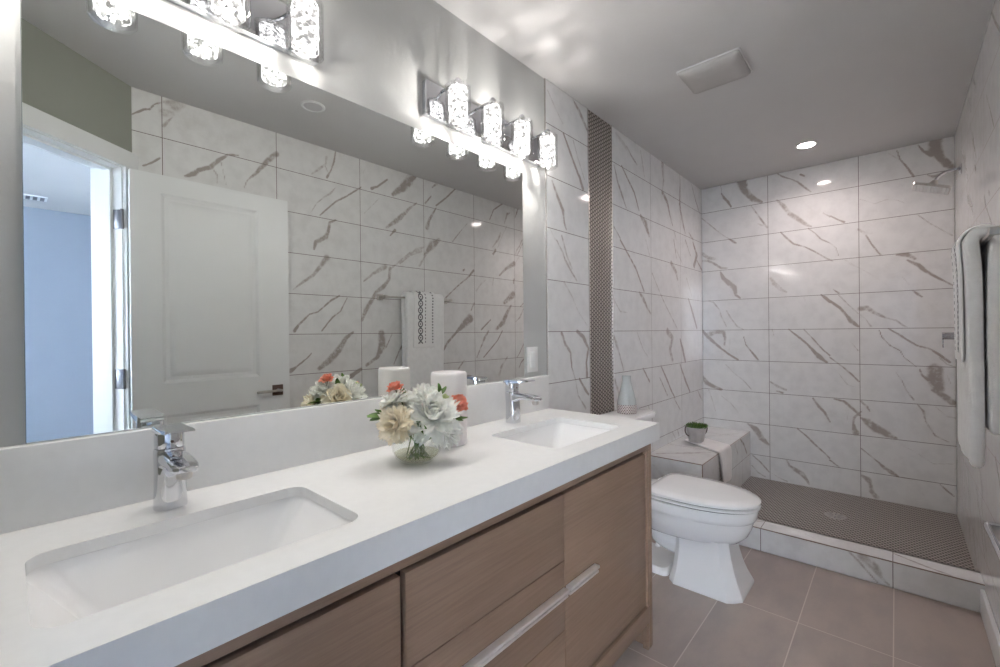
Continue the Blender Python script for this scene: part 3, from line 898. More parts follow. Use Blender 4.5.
# ---------------------------------------------------------------- faucets
def faucet(y0, label):
    t = thing('faucet', label, 'faucet', (.095, y0, CT), 'basin faucets')
    bm = nb()
    def oval(cx, hx, hy, z, n=28):
        return [(cx + hx * math.copysign(abs(math.cos(a)) ** .8, math.cos(a)), y0 + hy * math.copysign(abs(math.sin(a)) ** .8, math.sin(a)), z) for a in [2 * math.pi * i / n for i in range(n)]]
    rings_from(bm, [oval(.095, .027, .0285, CT + .0005), oval(.095, .0275, .029, CT + .004), oval(.095, .0265, .0275, CT + .03), oval(.094, .0260, .0268, CT + .08), oval(.093, .0265, .0272, CT + .105), oval(.092, .0265, .0272, CT + .118), oval(.092, .025, .0255, CT + .1225)])
    part('body', bm, MAT['chrome'], t, 50)
    bm = nb()   # spout grows forward out of the body
    rs = []
    for x, hy, zt_, zb in ((.085, .021, .118, .080), (.112, .0245, .120, .082), (.145, .0245, .120, .094), (.180, .0245, .117, .096), (.208, .0235, .113, .094), (.222, .020, .110, .094), (.228, .013, .107, .097)):
        zc = (zt_ + zb) / 2; hz = (zt_ - zb) / 2
        rs.append([(x, y0 + hy * math.copysign(abs(math.cos(a)) ** .6, math.cos(a)), CT + zc + hz * math.copysign(abs(math.sin(a)) ** .7, math.sin(a))) for a in [2 * math.pi * i / 20 for i in range(20)]])
    rings_from(bm, rs); part('spout', bm, MAT['chrome'], t, 50)
    bm = nb(); lathe(bm, [(.011, .096), (.0135, .094), (.0135, .083), (.011, .081), (.009, .084)], (.206, y0, CT), 20); part('aerator', bm, MAT['nickel'], t)
    bm = nb()   # cartridge cap and flat lever
    rings_from(bm, [oval(.091, .0235, .024, CT + .1225), oval(.091, .0245, .0255, CT + .126), oval(.091, .0245, .0255, CT + .152), oval(.091, .023, .024, CT + .156)])
    cp = part('cap', bm, MAT['chrome'], t, 40)
    bm = nb()
    rs = []
    for x, hy, z, h in ((.064, .023, .1565, .009), (.073, .0265, .1565, .011), (.105, .0265, .157, .0105), (.140, .026, .160, .008), (.172, .025, .164, .006), (.189, .023, .167, .004)):
        rs.append([(x, y0 - hy, CT + z), (x, y0 + hy, CT + z), (x, y0 + hy * .93, CT + z + h), (x, y0 - hy * .93, CT + z + h)])
    rings_from(bm, rs)
    part('lever', bm, MAT['chrome'], cp, 30)
    bm = nb(); tube(bm, [(.1135, y0, CT + .138), (.1165, y0, CT + .138)], .0030, 10); part('temperature_mark', bm, MAT['bronze'], cp)
    return t
faucet(.226, 'chrome single-lever faucet nearer the doorway, behind the first sink')
faucet(1.333, 'chrome single-lever faucet behind the sink at the toilet end')

# ---------------------------------------------------------------- vanity cabinet
FX = .512
vt = thing('vanity_cabinet', 'long taupe oak double vanity cabinet under the white countertop', 'cabinet', (.26, .77, 0))
bm = nb()
VY0, VY1, VZ = CY0 + .012, 1.667, CT - .0645
box(bm, .0, FX, VY1 - .022, VY1, .0, VZ, .001); box(bm, .0, FX, VY0, VY0 + .022, .0, VZ, .001)      # end panels to the floor
box(bm, FX - .020, FX, VY0 + .022, VY1 - .022, .766, VZ, .0008); box(bm, FX - .020, FX, VY0 + .022, VY1 - .022, .103, .164, .0008)  # rails
box(bm, FX - .022, FX - .0005, VY1 - .040, VY1 - .0225, 0, VZ, .0008)                               # stile
box(bm, .0, FX - .022, VY0 + .022, VY1 - .022, .103, .120); box(bm, .0, .015, VY0 + .022, VY1 - .022, .12, VZ)
part('frame', bm, MAT['wood'], vt)
bm = nb(); box(bm, FX - .060, FX - .045, VY0 + .022, VY1 - .040, .121, .765); part('recess_shade', bm, MAT['dark'], vt)  # dark sheet paints the shade seen between the fronts
PB, PTp = .176, .752
def front(name, y0, y1, z0, z1):
    b = nb(); box(b, FX - .0225, FX - .0035, y0, y1, z0, z1, .001); return part(name, b, MAT['wood'], vt)
YG, YD, YE = .509, 1.067, 1.616
front('door', VY0 + .030, -.02, PB, PTp)
front('door', -.016, YG - .006, PB, PTp)
front('drawer', YG + .007, YD - .001, .5635, PTp)
dm = front('drawer', YG + .007, YD - .001, .3635, .5610)
front('drawer', YG + .007, YD - .001, PB, .3610)
dd = front('door', YD + .0012, YE, PB, PTp)
def pull(par, y0, y1):
    b = nb()
    box(b, FX - .0035, FX + .012, y0, y1, .4640, .4720, .0016); box(b, FX - .0035, FX + .016, y0, y1, .4790, .4880, .0016); box(b, FX - .0035, FX + .001, y0, y1, .4718, .4792)
    part('handle', b, MAT['satin'], par)
pull(dm, YG + .03, YD - .004); pull(dd, YD + .005, 1.236)

# ---------------------------------------------------------------- mirror
bm = nb(); box(bm, -.0055, -.0008, .0233, 1.5249, 1.0183, 1.9229)
mr = thing('wall_mirror', 'large frameless wall mirror over the double vanity', 'mirror', (-.003, .774, 1.0183))
part('backing', bm, MAT['edge'], mr)
bm = nb(); bmesh.ops.recalc_face_normals(bm, faces=bm.faces); vs = [bm.verts.new(p) for p in ((0, .0245, 1.0195), (0, 1.5237, 1.0195), (0, 1.5237, 1.9217), (0, .0245, 1.9217))]
vs2 = [bm.verts.new((-.0009, p.co.y, p.co.z)) for p in vs]
bm.faces.new(vs); bm.faces.new(vs2[::-1])
for i in range(4): bm.faces.new((vs[i], vs2[i], vs2[(i + 1) % 4], vs[(i + 1) % 4]))
part('silvered_glass', bm, MAT['mirror'], mr)

# ---------------------------------------------------------------- vanity lights
def shade(par, y):
    x = .0985
    bm = nb(); tube(bm, [(.019, y - .004, 2.083), (.06, y - .002, 2.087), (x + .004, y, 2.0905)], .0052, 10)
    lathe(bm, [(.010, 2.072), (.012, 2.078), (.012, 2.094), (.008, 2.099)], (x, y, 0), 16); arm = part('arm', bm, MAT['chrome'], par)
    bm = nb()   # clear outer cylinder with a thick base
    lathe(bm, [(.012, 2.074), (.043, 2.0735), (.0445, 2.071), (.0445, 1.938), (.041, 1.934), (.004, 1.934), (.004, 1.939), (.040, 1.940), (.0418, 1.943), (.0418, 2.069), (.040, 2.0715), (.012, 2.072)], (x, y, 0), 36, cap=False)
    sh = part('glass_shade', bm, MAT['glass'], par, 50)
    bm = nb()
    seg, n = 26, 13
    rr = random.Random(int(y * 1000))
    rings = []
    for j in range(n + 1):
        z = 1.947 + (2.064 - 1.947) * j / n
        rings.append([bm.verts.new((x + (.0325 + rr.uniform(-.0015, .0015)) * math.cos(2 * math.pi * (i + .5 * (j % 2)) / seg), y + (.0325 + rr.uniform(-.0015, .0015)) * math.sin(2 * math.pi * (i + .5 * (j % 2)) / seg), z + rr.uniform(-.001, .001))) for i in range(seg)])
    loft_rings(bm, rings, False); bm.faces.new(rings[-1])
    cr = part('crystal_core', bm, MAT['crystal'], sh, 5)
    bm = nb(); lathe(bm, [(.001, 1.980), (.0065, 1.983), (.0092, 1.989), (.0098, 1.996), (.008, 2.004), (.004, 2.010), (.001, 2.011)], (x, y, 0), 12); part('bulb', bm, MAT['bulb'], par, 60)
def fixture(y0, label):
    t = thing('vanity_light', label, 'wall light', (.0, y0, 1.98), 'chrome vanity light bars')
    bm = nb(); box(bm, -.006, .018, y0 - .338, y0 + .338, 1.980, 2.100, .002); part('back_plate', bm, MAT['chrome'], t)
    for k in range(4): shade(t, y0 + (k - 1.5) * .1755)
fixture(1.3145, 'chrome four-light vanity bar with crystal shades at the shower end of the mirror')
fixture(.2560, 'chrome four-light vanity bar with crystal shades at the doorway end of the mirror')

# switch
t = thing('light_switch', 'white rocker light switch between the mirror and the tiled wall', 'switch', (0, 1.587, 1.04))
bm = nb(); box(bm, -.006, .0, 1.548, 1.625, 1.040, 1.153, .002); part('cover_plate', bm, MAT['plastic'], t)
bm = nb(); box(bm, -.001, .003, 1.569, 1.604, 1.060, 1.133, .0015); part('rocker', bm, MAT['trim'], t)
# ---------------------------------------------------------------- toilet
TY = 2.295
def egg(xb, xf, hw, z, n=64, p=2.3, bk=.40, yc=TY):
    """elongated outline: blunt at the back, rounded at the front; bk = where it is widest"""
    xm = xb + (xf - xb) * bk
    out = []
    for i in range(n):
        a = 2 * math.pi * i / n
        c, s = math.cos(a), math.sin(a)
        if c >= 0:
            x = xm + (xf - xm) * abs(c) ** (2 / 2.05); y = hw * math.copysign(abs(s) ** (2 / 2.15), s)
        else:
            x = xm - (xm - xb) * abs(c) ** (2 / p); y = hw * math.copysign(abs(s) ** (2 / p), s)
        out.append((x, yc + y, z))
    return out


def octo(x0, x1, hw, c, z, yc=TY):
    """pedestal outline with cut front corners, 16 points"""
    P = [(x1, -hw + c), (x1, -hw * .3), (x1, hw * .3), (x1, hw - c), (x1 - c * .5, hw - c * .4), (x1 - c, hw), (x0 + (x1 - x0) * .5, hw), (x0 + c * .6, hw), (x0, hw - c * .6), (x0, hw * .3), (x0, -hw * .3), (x0, -hw + c * .6), (x0 + c * .6, -hw), (x0 + (x1 - x0) * .5, -hw), (x1 - c, -hw), (x1 - c * .5, -hw + c * .4)]
    return [(x, yc + y, z) for x, y in P]


t = thing('toilet', 'white two-piece elongated toilet with closed lid beside the vanity', 'toilet', (.40, TY, 0))
bm = nb()
rings_from(bm, [egg(.20, .63, .105, .205), egg(.20, .668, .132, .222), egg(.19, .704, .156, .258), egg(.18, .722, .171, .300), egg(.17, .727, .175, .330), egg(.17, .735, .181, .336), egg(.165, .742, .1855, .350), egg(.16, .746, .187, .380), egg(.16, .744, .185, .388), egg(.165, .735, .178, .390)])
box(bm, .02, .24, TY - .125, TY + .125, .30, .389, .02, 3)
bowl = part('bowl', bm, MAT['porcelain'], t, 40)
bm = nb()   # faceted pedestal flaring to the floor
rings_from(bm, [octo(.385, .705, .160, .052, .0), octo(.385, .705, .160, .052, .012), octo(.388, .698, .152, .050, .028), octo(.395, .680, .136, .046, .065), octo(.400, .664, .124, .043, .110), octo(.405, .650, .114, .040, .165), octo(.405, .642, .108, .037, .215), octo(.40, .64, .108, .036, .235)])
part('pedestal', bm, MAT['porcelain'], t, 28)
bm = nb()
rings_from(bm, [rrect(.20, TY, .17, .125, .03, 0), rrect(.20, TY, .17, .125, .03, .022), rrect(.20, TY, .162, .115, .03, .034)])
part('foot_plate', bm, MAT['porcelain'], t, 40)
bm = nb()
tube(bm, smooth_path([(.42, TY, .15), (.32, TY, .17), (.25, TY, .235), (.17, TY, .245), (.12, TY, .18), (.11, TY, .10), (.11, TY, .02)]), [.075] * 8 + [.068] * 8 + [.064] * 8 + [.066] * 13, 20)
part('trapway', bm, MAT['porcelain'], t, 60)
for s in (-1, 1):
    bm = nb(); lathe(bm, [(.013, .034), (.013, .044), (.009, .052), (.002, .054)], (.235, TY + s * .095, 0), 16); part('bolt_cap', bm, MAT['porcelain'], t)
bm = nb(); rings_from(bm, [egg(.285, .752, .187, .3965, bk=.36, p=5), egg(.285, .756, .190, .3985, bk=.36, p=5), egg(.285, .756, .190, .4055, bk=.36, p=5), egg(.287, .752, .187, .4075, bk=.36, p=5)])
part('seat', bm, MAT['porcelain'], t, 40)
bm = nb(); rings_from(bm, [egg(.295, .736, .174, .3895, bk=.36, p=5), egg(.295, .736, .174, .397, bk=.36, p=5)]); part('seat_gap_shade', bm, MAT['gap_shade'], t)  # black slab paints the shade between bowl and seat
bm = nb(); rings_from(bm, [egg(.295, .736, .174, .4070, bk=.36, p=5), egg(.295, .736, .174, .4145, bk=.36, p=5)]); part('lid_gap_shade', bm, MAT['gap_shade'], t)  # black slab paints the shade between seat and lid
bm = nb(); rings_from(bm, [egg(.280, .753, .188, .4140, bk=.36, p=5), egg(.278, .757, .191, .4165, bk=.36, p=5), egg(.278, .757, .191, .427, bk=.36, p=5), egg(.284, .748, .183, .434, bk=.36, p=5), egg(.31, .70, .14, .4385, bk=.36, p=5), egg(.37, .60, .06, .440, bk=.36, p=5)])
part('lid', bm, MAT['porcelain'], t, 40)
for sy in (-1, 1):
    bm = nb(); box(bm, .255, .283, TY + sy * .075 - .02, TY + sy * .075 + .02, .3905, .418, .005); part('seat_hinge', bm, MAT['porcelain'], t)
bm = nb()
rings_from(bm, [rrect(.108, TY - .02, .078, .140, .03, .394), rrect(.110, TY - .02, .084, .150, .03, .43), rrect(.110, TY - .02, .088, .166, .03, .715), rrect(.110, TY - .02, .088, .168, .03, .735)])
tk = part('tank', bm, MAT['porcelain'], t, 40)
bm = nb()
def tanklid(z, g):
    return [(x, y, z) for x, y, _ in rrect(.112, TY - .005, .104 + g, .205 + g, .075, z, 8)]
rings_from(bm, [tanklid(.733, -.012), tanklid(.738, -.002), tanklid(.756, 0), tanklid(.764, -.005), tanklid(.767, -.02)])
part('tank_lid', bm, MAT['porcelain'], t, 40)
bm = nb(); lathe(bm, [(.012, 0), (.014, .012), (.014, .016)], (0, 0, 0), 16)
bmesh.ops.transform(bm, matrix=Matrix.Translation((.196, TY - .13, .69)) @ Matrix.Rotation(R(90), 4, 'Y'), verts=bm.verts)
box(bm, .208, .216, TY - .135, TY - .055, .683, .697, .003); part('flush_lever', bm, MAT['chrome'], t)

# bottle vase on the tank
bc = (.105, 2.30, .7672)
t = thing('bottle_vase', 'pale blue grey bottle vase with dotted base standing on the toilet tank', 'vase', bc)
prof = [(.045, 0), (.051, .003), (.0525, .018), (.052, .045), (.049, .07), (.041, .105), (.032, .140), (.026, .165), (.0235, .180), (.0235, .200), (.025, .204), (.021, .204), (.019, .19), (.018, .17)]
prof = [(r, z) for r, z in prof]
bm = nb(); lathe(bm, prof, bc, 40); part('body', bm, MAT['celadon'], t, 60)
m, nt, b = nodes_mat('dotted bisque')
tc = nt.nodes.new('ShaderNodeTexCoord'); sp = N(nt, 'ShaderNodeSeparateXYZ'); nt.links.new(tc.outputs['Object'], sp.inputs[0])
ang = mth(nt, 'MULTIPLY', mth(nt, 'ARCTAN2', mth(nt, 'ADD', sp.outputs[1], 0), sp.outputs[0]), 26 / 6.2832)
fz = mth(nt, 'DIVIDE', sp.outputs[2], .0085)
row = mth(nt, 'MULTIPLY', mth(nt, 'FLOOR', fz), .5)
fx = mth(nt, 'SUBTRACT', mth(nt, 'FRACT', mth(nt, 'ADD', mth(nt, 'ADD', ang, 50), row)), .5)
fy = mth(nt, 'SUBTRACT', mth(nt, 'FRACT', fz), .5)
d = mth(nt, 'SQRT', mth(nt, 'ADD', mth(nt, 'MULTIPLY', fx, fx), mth(nt, 'MULTIPLY', fy, fy)))
nt.links.new(mixc(nt, ss(nt, d, .36, .24), (.62, .56, .54), (.15, .10, .09)), b.inputs['Base Color']); b.inputs['Roughness'].default_value = .6
bm = nb(); lathe(bm, [(.0535, .001), (.0545, .018), (.0538, .046), (.0527, .048), (.0525, .018)], bc, 40, cap=False); part('dotted_band', bm, m, t, 60)

# ---------------------------------------------------------------- candle
cc = (.150, .950, CT + .0005)
t = thing('pillar_lantern', 'frosted white cylindrical candle lantern standing behind the flowers', 'candle holder', cc)
bm = nb(); lathe(bm, [(.052, 0), (.0565, .004), (.0575, .012), (.0575, .218), (.0565, .226), (.0535, .2295), (.050, .2295), (.048, .226), (.047, .20)], cc, 48, cap=True); part('frosted_body', bm, MAT['wax'], t, 40)
bm = nb(); lathe(bm, [(.0468, .19), (.0465, .203), (.02, .204), (.001, .2035)], cc, 32, cap=False); part('wax_top', bm, MAT['whitepetal'], t, 40)

# ---------------------------------------------------------------- flowers
vc = Vector((.235, .755, CT + .0005))
t = thing('bowl_vase', 'clear round glass bowl vase with a little water in front of the lantern', 'vase', vc)
out = [(.030, 0), (.044, .003), (.058, .016), (.066, .034), (.0685, .054), (.066, .076), (.058, .095), (.050, .107), (.0485, .112)]
inn = [(.0465, .112), (.048, .107), (.056, .095), (.064, .076), (.0665, .054), (.064, .035), (.056, .019), (.042, .008), (.002, .007)]
bm = nb(); lathe(bm, out + inn, vc, 48, cap=False); part('glass_bowl', bm, MAT['vglass'], t, 60)
bm = nb(); lathe(bm, [(.002, .0075), (.042, .0085), (.056, .0195), (.0605, .027), (.0605, .0275), (.002, .0275)], vc, 40, cap=False); part('water', bm, MAT['water'], t, 40)


def petal(bm, base, direction, up, length, width, cup, curl, rr, n=5, m=4, notch=0.):
    """a curved petal sheet with a little thickness"""
    d = direction.normalized(); s = d.cross(up).normalized(); u = s.cross(d).normalized()
    top, bot = [], []
    for i in range(n + 1):
        f = i / n
        wd = width * (math.sin(math.pi * min(1, .12 + f * .78)) ** .75) * (1 - .35 * f ** 5)
        rt, rb = [], []
        for j in range(m + 1):
            g = (j / m - .5) * 2
            rag = 1 + (rr.uniform(-.07, .07) if i == n else 0) - notch * (1 - abs(g)) * (i == n)
            p = base + d * (length * f * rag) + s * (wd * g * .5) + u * (cup * (g * g) * wd * .5 + curl * length * f * f)
            rt.append(bm.verts.new(p + u * .0004)); rb.append(bm.verts.new(p - u * .0004))
        top.append(rt); bot.append(rb)
    for i in range(n):
        for j in range(m):
            bm.faces.new((top[i][j], top[i][j + 1], top[i + 1][j + 1], top[i + 1][j]))
            bm.faces.new((bot[i][j], bot[i + 1][j], bot[i + 1][j + 1], bot[i][j + 1]))
    for i in range(n):
        bm.faces.new((top[i][0], top[i + 1][0], bot[i + 1][0], bot[i][0])); bm.faces.new((top[i][m], bot[i][m], bot[i + 1][m], top[i + 1][m]))
    for j in range(m):
        bm.faces.new((top[n][j], top[n][j + 1], bot[n][j + 1], bot[n][j])); bm.faces.new((top[0][j], bot[0][j], bot[0][j + 1], top[0][j + 1]))


def bloom(name, label, pos, facing, size, mat, layers, seed, root, group, core=None):
    rr = random.Random(seed)
    pos = vc + Vector(pos); root = vc + Vector(root)
    t = thing(name, label, 'flower', pos, group)
    f = Vector(facing).normalized()
    a = f.orthogonal().normalized(); b2 = f.cross(a)
    bm = nb()
    for k, (cnt, tilt, ln, wd) in enumerate(layers):
        for i in range(cnt):
            an = 2 * math.pi * (i + .5 * (k % 2)) / cnt + rr.uniform(-.2, .2)
            rad = a * math.cos(an) + b2 * math.sin(an)
            tl = R(tilt + rr.uniform(-9, 9))
            d = rad * math.cos(tl) + f * math.sin(tl)
            petal(bm, pos + rad * size * .05, d, f * math.cos(tl) - rad * math.sin(tl) if tilt < 85 else -rad, size * ln * rr.uniform(.88, 1.08), size * wd * rr.uniform(.9, 1.1), .35, rr.uniform(.05, .3) if tilt > 45 else rr.uniform(-.25, .1), rr, notch=.08)
    part('petals', bm, mat, t, 70, recalc=True)
    if core:
        bm = nb(); bmesh.ops.create_icosphere(bm, subdivisions=2, radius=size * .14); bmesh.ops.translate(bm, vec=pos + f * size * .16, verts=bm.verts)
        part('flower_heart', bm, core, t)
    bm = nb(); mid = (pos + root) / 2 + Vector((rr.uniform(-.006, .006), rr.uniform(-.006, .006), .0)); mid.xy = mid.xy * .55 + vc.xy * .45
    tube(bm, smooth_path([pos - f * size * .04, mid, root]), .0018, 8); part('stem', bm, MAT['stem'], t)
    return t


FULL = [(13, -15, .50, .25), (13, 4, .52, .26), (12, 22, .51, .26), (11, 38, .49, .25), (9, 54, .45, .24), (7, 68, .40, .22), (5, 82, .34, .2)]
ROSE = [(6, -4, .50, .50), (6, 18, .50, .48), (5, 42, .46, .44), (5, 62, .40, .36), (4, 78, .30, .28)]
SMALL = [(6, 22, .5, .62), (6, 45, .5, .60), (5, 64, .46, .52), (5, 76, .42, .42), (4, 84, .36, .32)]
G = 'flowers in the bowl vase'
bloom('white_dahlia', 'largest ruffled white bloom at the front centre of the bouquet', (.036, .026, .122), (.66, -.38, .66), .145, MAT['whitepetal'], FULL, 1, (.01, .02, .012), G)
bloom('white_dahlia', 'white bloom at the top of the bouquet beneath the green leaf pair', (.005, .030, .165), (.35, .1, .9), .105, MAT['whitepetal'], FULL, 2, (-.02, .01, .012), G)
bloom('white_dahlia', 'white bloom hanging low over the rim of the bowl vase', (.052, .058, .084), (.85, .25, .35), .095, MAT['whitepetal'], FULL, 3, (-.005, -.03, .012), G)
bloom('white_dahlia', 'white bloom at the shower side of the bouquet, best seen in the mirror', (-.050, .040, .135), (-.6, .4, .7), .120, MAT['whitepetal'], FULL, 4, (.02, -.02, .012), G)
bloom('white_dahlia', 'white bloom at the doorway side of the bouquet behind the cream rose', (-.035, -.045, .165), (-.3, -.5, .8), .085, MAT['whitepetal'], FULL, 14, (.02, .02, .012), G)
bloom('cream_dahlia', 'cream flower hanging out to the doorway side of the bouquet', (.000, -.066, .114), (.30, -.82, .22), .100, MAT['cream'], FULL[:6], 5, (.015, .03, .012), G)
bloom('cream_rose', 'cream rose facing the mirror at the back of the bouquet', (-.070, -.020, .140), (-.85, -.1, .5), .100, MAT['cream'], ROSE, 6, (.03, .0, .012), G)
bloom('coral_ranunculus', 'small coral flower at the top back of the bouquet, over the white blooms', (-.040, -.040, .200), (-.1, -.3, .9), .048, MAT['coral'], SMALL, 7, (.01, -.01, .012), G, MAT['coral'])
bloom('coral_ranunculus', 'coral flower at the right tip of the bouquet in front of the lantern', (.046, .110, .148), (.75, .0, .65), .058, MAT['coral'], SMALL, 8, (-.02, -.02, .012), G, MAT['coral'])
bloom('peach_bud', 'small pale green and cream bud above the right coral flower', (.005, .092, .158), (.4, .4, .8), .045, MAT['greenpetal'], SMALL, 9, (-.01, -.02, .012), G, MAT['cream'])


def leaves(label, stemtop, root, ls, seed):
    rr = random.Random(seed)
    st, rt = vc + Vector(stemtop), vc + Vector(root)
    t = thing('leafy_sprig', label, 'leaves', st, 'leaf sprigs in the bowl vase')
    bm = nb(); mid = (st + rt) / 2; mid.xy = mid.xy * .5 + vc.xy * .5
    tube(bm, smooth_path([st, mid, rt]), .0016, 8); part('stem', bm, MAT['stem'], t)
    for d, ln, wd in ls:
        bm = nb(); d = Vector(d).normalized(); petal(bm, st, d, Vector((.3, -.2, 1)) if abs(d.z) < .9 else Vector((1, 0, 0)), ln, wd, .25, rr.uniform(-.1, .15), rr, n=6)
        part('leaf', bm, MAT['leaf'], t, 70)
leaves('pair of dark green leaves standing up at the top of the bouquet', (.030, .060, .180), (0, .01, .012), [((.1, -.2, 1), .034, .014), ((.1, .75, .7), .030, .015)], 1)
leaves('green leaves under the right coral flower', (.050, .085, .112), (-.02, .02, .012), [((.5, 1, -.15), .045, .016), ((.9, .5, -.2), .034, .014), ((.2, .9, .1), .03, .014)], 2)
leaves('green leaves between the cream flower and the large white bloom', (.045, -.030, .115), (.02, -.01, .012), [((.6, .3, -.9), .036, .014), ((.7, -.5, .5), .026, .013), ((.8, .2, -.4), .03, .013)], 3)
leaves('large green leaves at the doorway end of the bouquet, seen in the mirror', (-.045, -.065, .130), (-.01, .02, .012), [((-.3, -1, .1), .055, .030), ((-.5, -.8, -.3), .045, .024), ((-.4, -.5, .4), .035, .018)], 4)
leaves('upright green leaf beside the small coral flower', (-.045, .0, .165), (-.02, -.02, .012), [((-.3, -.3, .9), .042, .022), ((-.5, .2, .6), .030, .016)], 5)
leaves('thin green leaves hanging inside the bowl vase', (.022, -.012, .070), (.028, .016, .012), [((.5, -.6, -.6), .03, .009), ((.6, .2, -.8), .03, .008), ((.2, .9, -.5), .02, .007), ((.7, -.8, .1), .02, .007)], 6)
leaves('cut green leaf ends lying in the water of the bowl vase', (.010, -.02, .026), (.035, .02, .012), [((.6, -.9, -.2), .032, .010), ((.9, .5, -.15), .035, .010), ((.3, .9, -.12), .038, .010), ((.9, -.2, -.2), .03, .009)], 7)

# ---------------------------------------------------------------- cloth and pot on the bench
def sheet(name, rows, thick, mat, parent=None, sub=1):
    """a sheet through rows of points, thickened and subdivided"""
    bm = nb()
    g = [[bm.verts.new(p) for p in r] for r in rows]
    for i in range(len(g) - 1):
        for j in range(len(g[0]) - 1):
            bm.faces.new((g[i][j], g[i][j + 1], g[i + 1][j + 1], g[i + 1][j]))
    bmesh.ops.recalc_face_normals(bm, faces=bm.faces)
    for f in bm.faces: f.smooth = True
    o = part(name, bm, mat, parent, recalc=False)
    s = o.modifiers.new('thickness', 'SOLIDIFY'); s.thickness = thick; s.offset = 0
    if sub:
        s = o.modifiers.new('smooth', 'SUBSURF'); s.levels = s.render_levels = sub
    return o


rr = random.Random(5)
rows = []
A0, B0 = Vector((.065, 3.295, 0)), Vector((.352, 3.095, 0))
A1, B1 = Vector((.110, 3.460, 0)), Vector((.352, 3.345, 0))
for j in range(9):
    g = j / 8
    a, b = A0.lerp(A1, g), B0.lerp(B1, g)
    row = []
    for i in range(8):
        p = a.lerp(b, i / 7); row.append((p.x, p.y, BZ + .0105 + .0012 * math.sin(g * 9 + i)))
    y = b.y
    row.append((.3595, y + .001, BZ + .007))
    for k, z in enumerate((.398, .36, .32, .28, .24, .195)):
        row.append((.3640 + .0035 * math.sin(g * 8 + k * .4) + .001 * k, y + .012 * k * (1 - g) / 2 + (g - .5) * -.006 * k, z))
    rows.append(row)
o = sheet('draped_cloth', rows, .014, MAT['linen'], None, 2)
tag(o, 'white folded cloth draped over the edge of the tiled shower bench', 'cloth')

pc = Vector((.160, 3.270, BZ + .0195))
t = thing('potted_plant', 'small zinc pot with green plant and looped handles on the shower bench', 'potted plant', pc)
bm = nb()
rings_from(bm, [[(pc.x + x, pc.y + y, pc.z + z) for x, y, _ in rrect(0, 0, hx * 1.13, hy * 1.13, r * 1.1, 0, 6)] for hx, hy, r, z in ((.036, .044, .03, 0), (.038, .047, .03, .002), (.052, .062, .036, .098), (.0545, .0645, .036, .101), (.0545, .0645, .036, .106), (.0505, .0605, .034, .106), (.049, .059, .034, .09), (.045, .054, .03, .085))])
part('pot', bm, MAT['galv'], t, 40)
bm = nb(); rings_from(bm, [[(pc.x + x, pc.y + y, pc.z + .0905) for x, y, _ in rrect(0, 0, .0548, .066, .037, 0, 6)], [(pc.x + x, pc.y + y, pc.z + .094) for x, y, _ in rrect(0, 0, .053, .064, .037, 0, 6)]]); part('soil', bm, MAT['soil'], t)
hd = Vector((.62, .78, 0)).normalized()    # handles lie across the view
hd = Vector((.52, .854, 0))
for s in (-1, 1):
    bm = nb()
    c0 = pc + hd * s * .068
    tube(bm, smooth_path([c0 + Vector((0, 0, .100)) + hd * s * -.012, c0 + Vector((0, 0, .118)) + hd * s * .004, c0 + Vector((0, 0, .108)) + hd * s * .022, c0 + Vector((0, 0, .080)) + hd * s * .026, c0 + Vector((0, 0, .055)) + hd * s * .014, c0 + Vector((0, 0, .040)) + hd * s * -.009]), .0042, 8)
    part('handle', bm, MAT['rope'], t)
bm = nb(); rg = random.Random(3)
for i in range(300):
    a = rg.uniform(0, 6.283); r = math.sqrt(rg.random())
    b0 = pc + Vector((.050 * r * math.cos(a), .060 * r * math.sin(a), .094))
    dd_ = Vector((math.cos(a) * r * .8 + rg.uniform(-.3, .3), math.sin(a) * r * .8 + rg.uniform(-.3, .3), rg.uniform(.5, 1)))
    petal(bm, b0, dd_, Vector((rg.uniform(-1, 1), rg.uniform(-1, 1), .2)), rg.uniform(.022, .040), rg.uniform(.007, .011), .2, rg.uniform(-.3, .3), rg, n=3, m=2)
part('foliage', bm, MAT['grass'], t, 70)

# ---------------------------------------------------------------- towel bar and towels
XB, ZB = 1.420, 1.478
t = thing('towel_bar', 'chrome towel bar with square posts on the right tiled wall', 'towel bar', (W, 2.06, ZB))
for y in (1.765, 2.368):
    bm = nb(); box(bm, W - .012, W - .0003, y - .022, y + .022, ZB - .022, ZB + .022, .0015); box(bm, XB - .010, W - .011, y - .0105, y + .0105, ZB - .0105, ZB + .0105, .0015); part('post', bm, MAT['nickel'], t)
bm = nb(); box(bm, XB - .006, XB + .006, 1.7755, 2.3575, ZB - .006, ZB + .006, .002); part('bar', bm, MAT['nickel'], t)

def towel_rows(y0, y1, ny, off_f, off_b, zf, zb, wob, seed, ztop, conv=0.):
    rr = random.Random(seed); ph = [rr.uniform(0, 6) for _ in range(6)]
    rows = []
    for j in range(ny + 1):
        g = j / ny; y = y0 + (y1 - y0) * g
        row = []
        nf, nt_ = 14, 7
        for k in range(nf + 1):
            z = zf + (ZB - zf) * k / nf; h = 1 - k / nf
            cf = conv * (1 - math.exp(-(ZB - z) / .07)); row.append((XB - off_f + cf - wob * h ** .7 * (math.sin(g * 7 + ph[0] + z * 3) + .6 * math.sin(g * 15 + ph[1])) - wob * .4, y + .006 * math.sin(z * 9 + ph[2]) * h, z))
        for k in range(1, nt_):
            a = math.pi * (1 - k / nt_)
            row.append((XB + (off_b - off_f) / 2 + math.cos(a) * (off_f + off_b) / 2, y, ZB + math.sin(a) * ztop))
        for k in range(nf + 1):
            z = ZB + (zb - ZB) * k / nf; h = k / nf
            cb = conv * (1 - math.exp(-(ZB - z) / .07)); row.append((XB + off_b - cb + wob * .35 * h * math.sin(g * 8 + ph[3]), y, z))
        rows.append(row)
    return rows
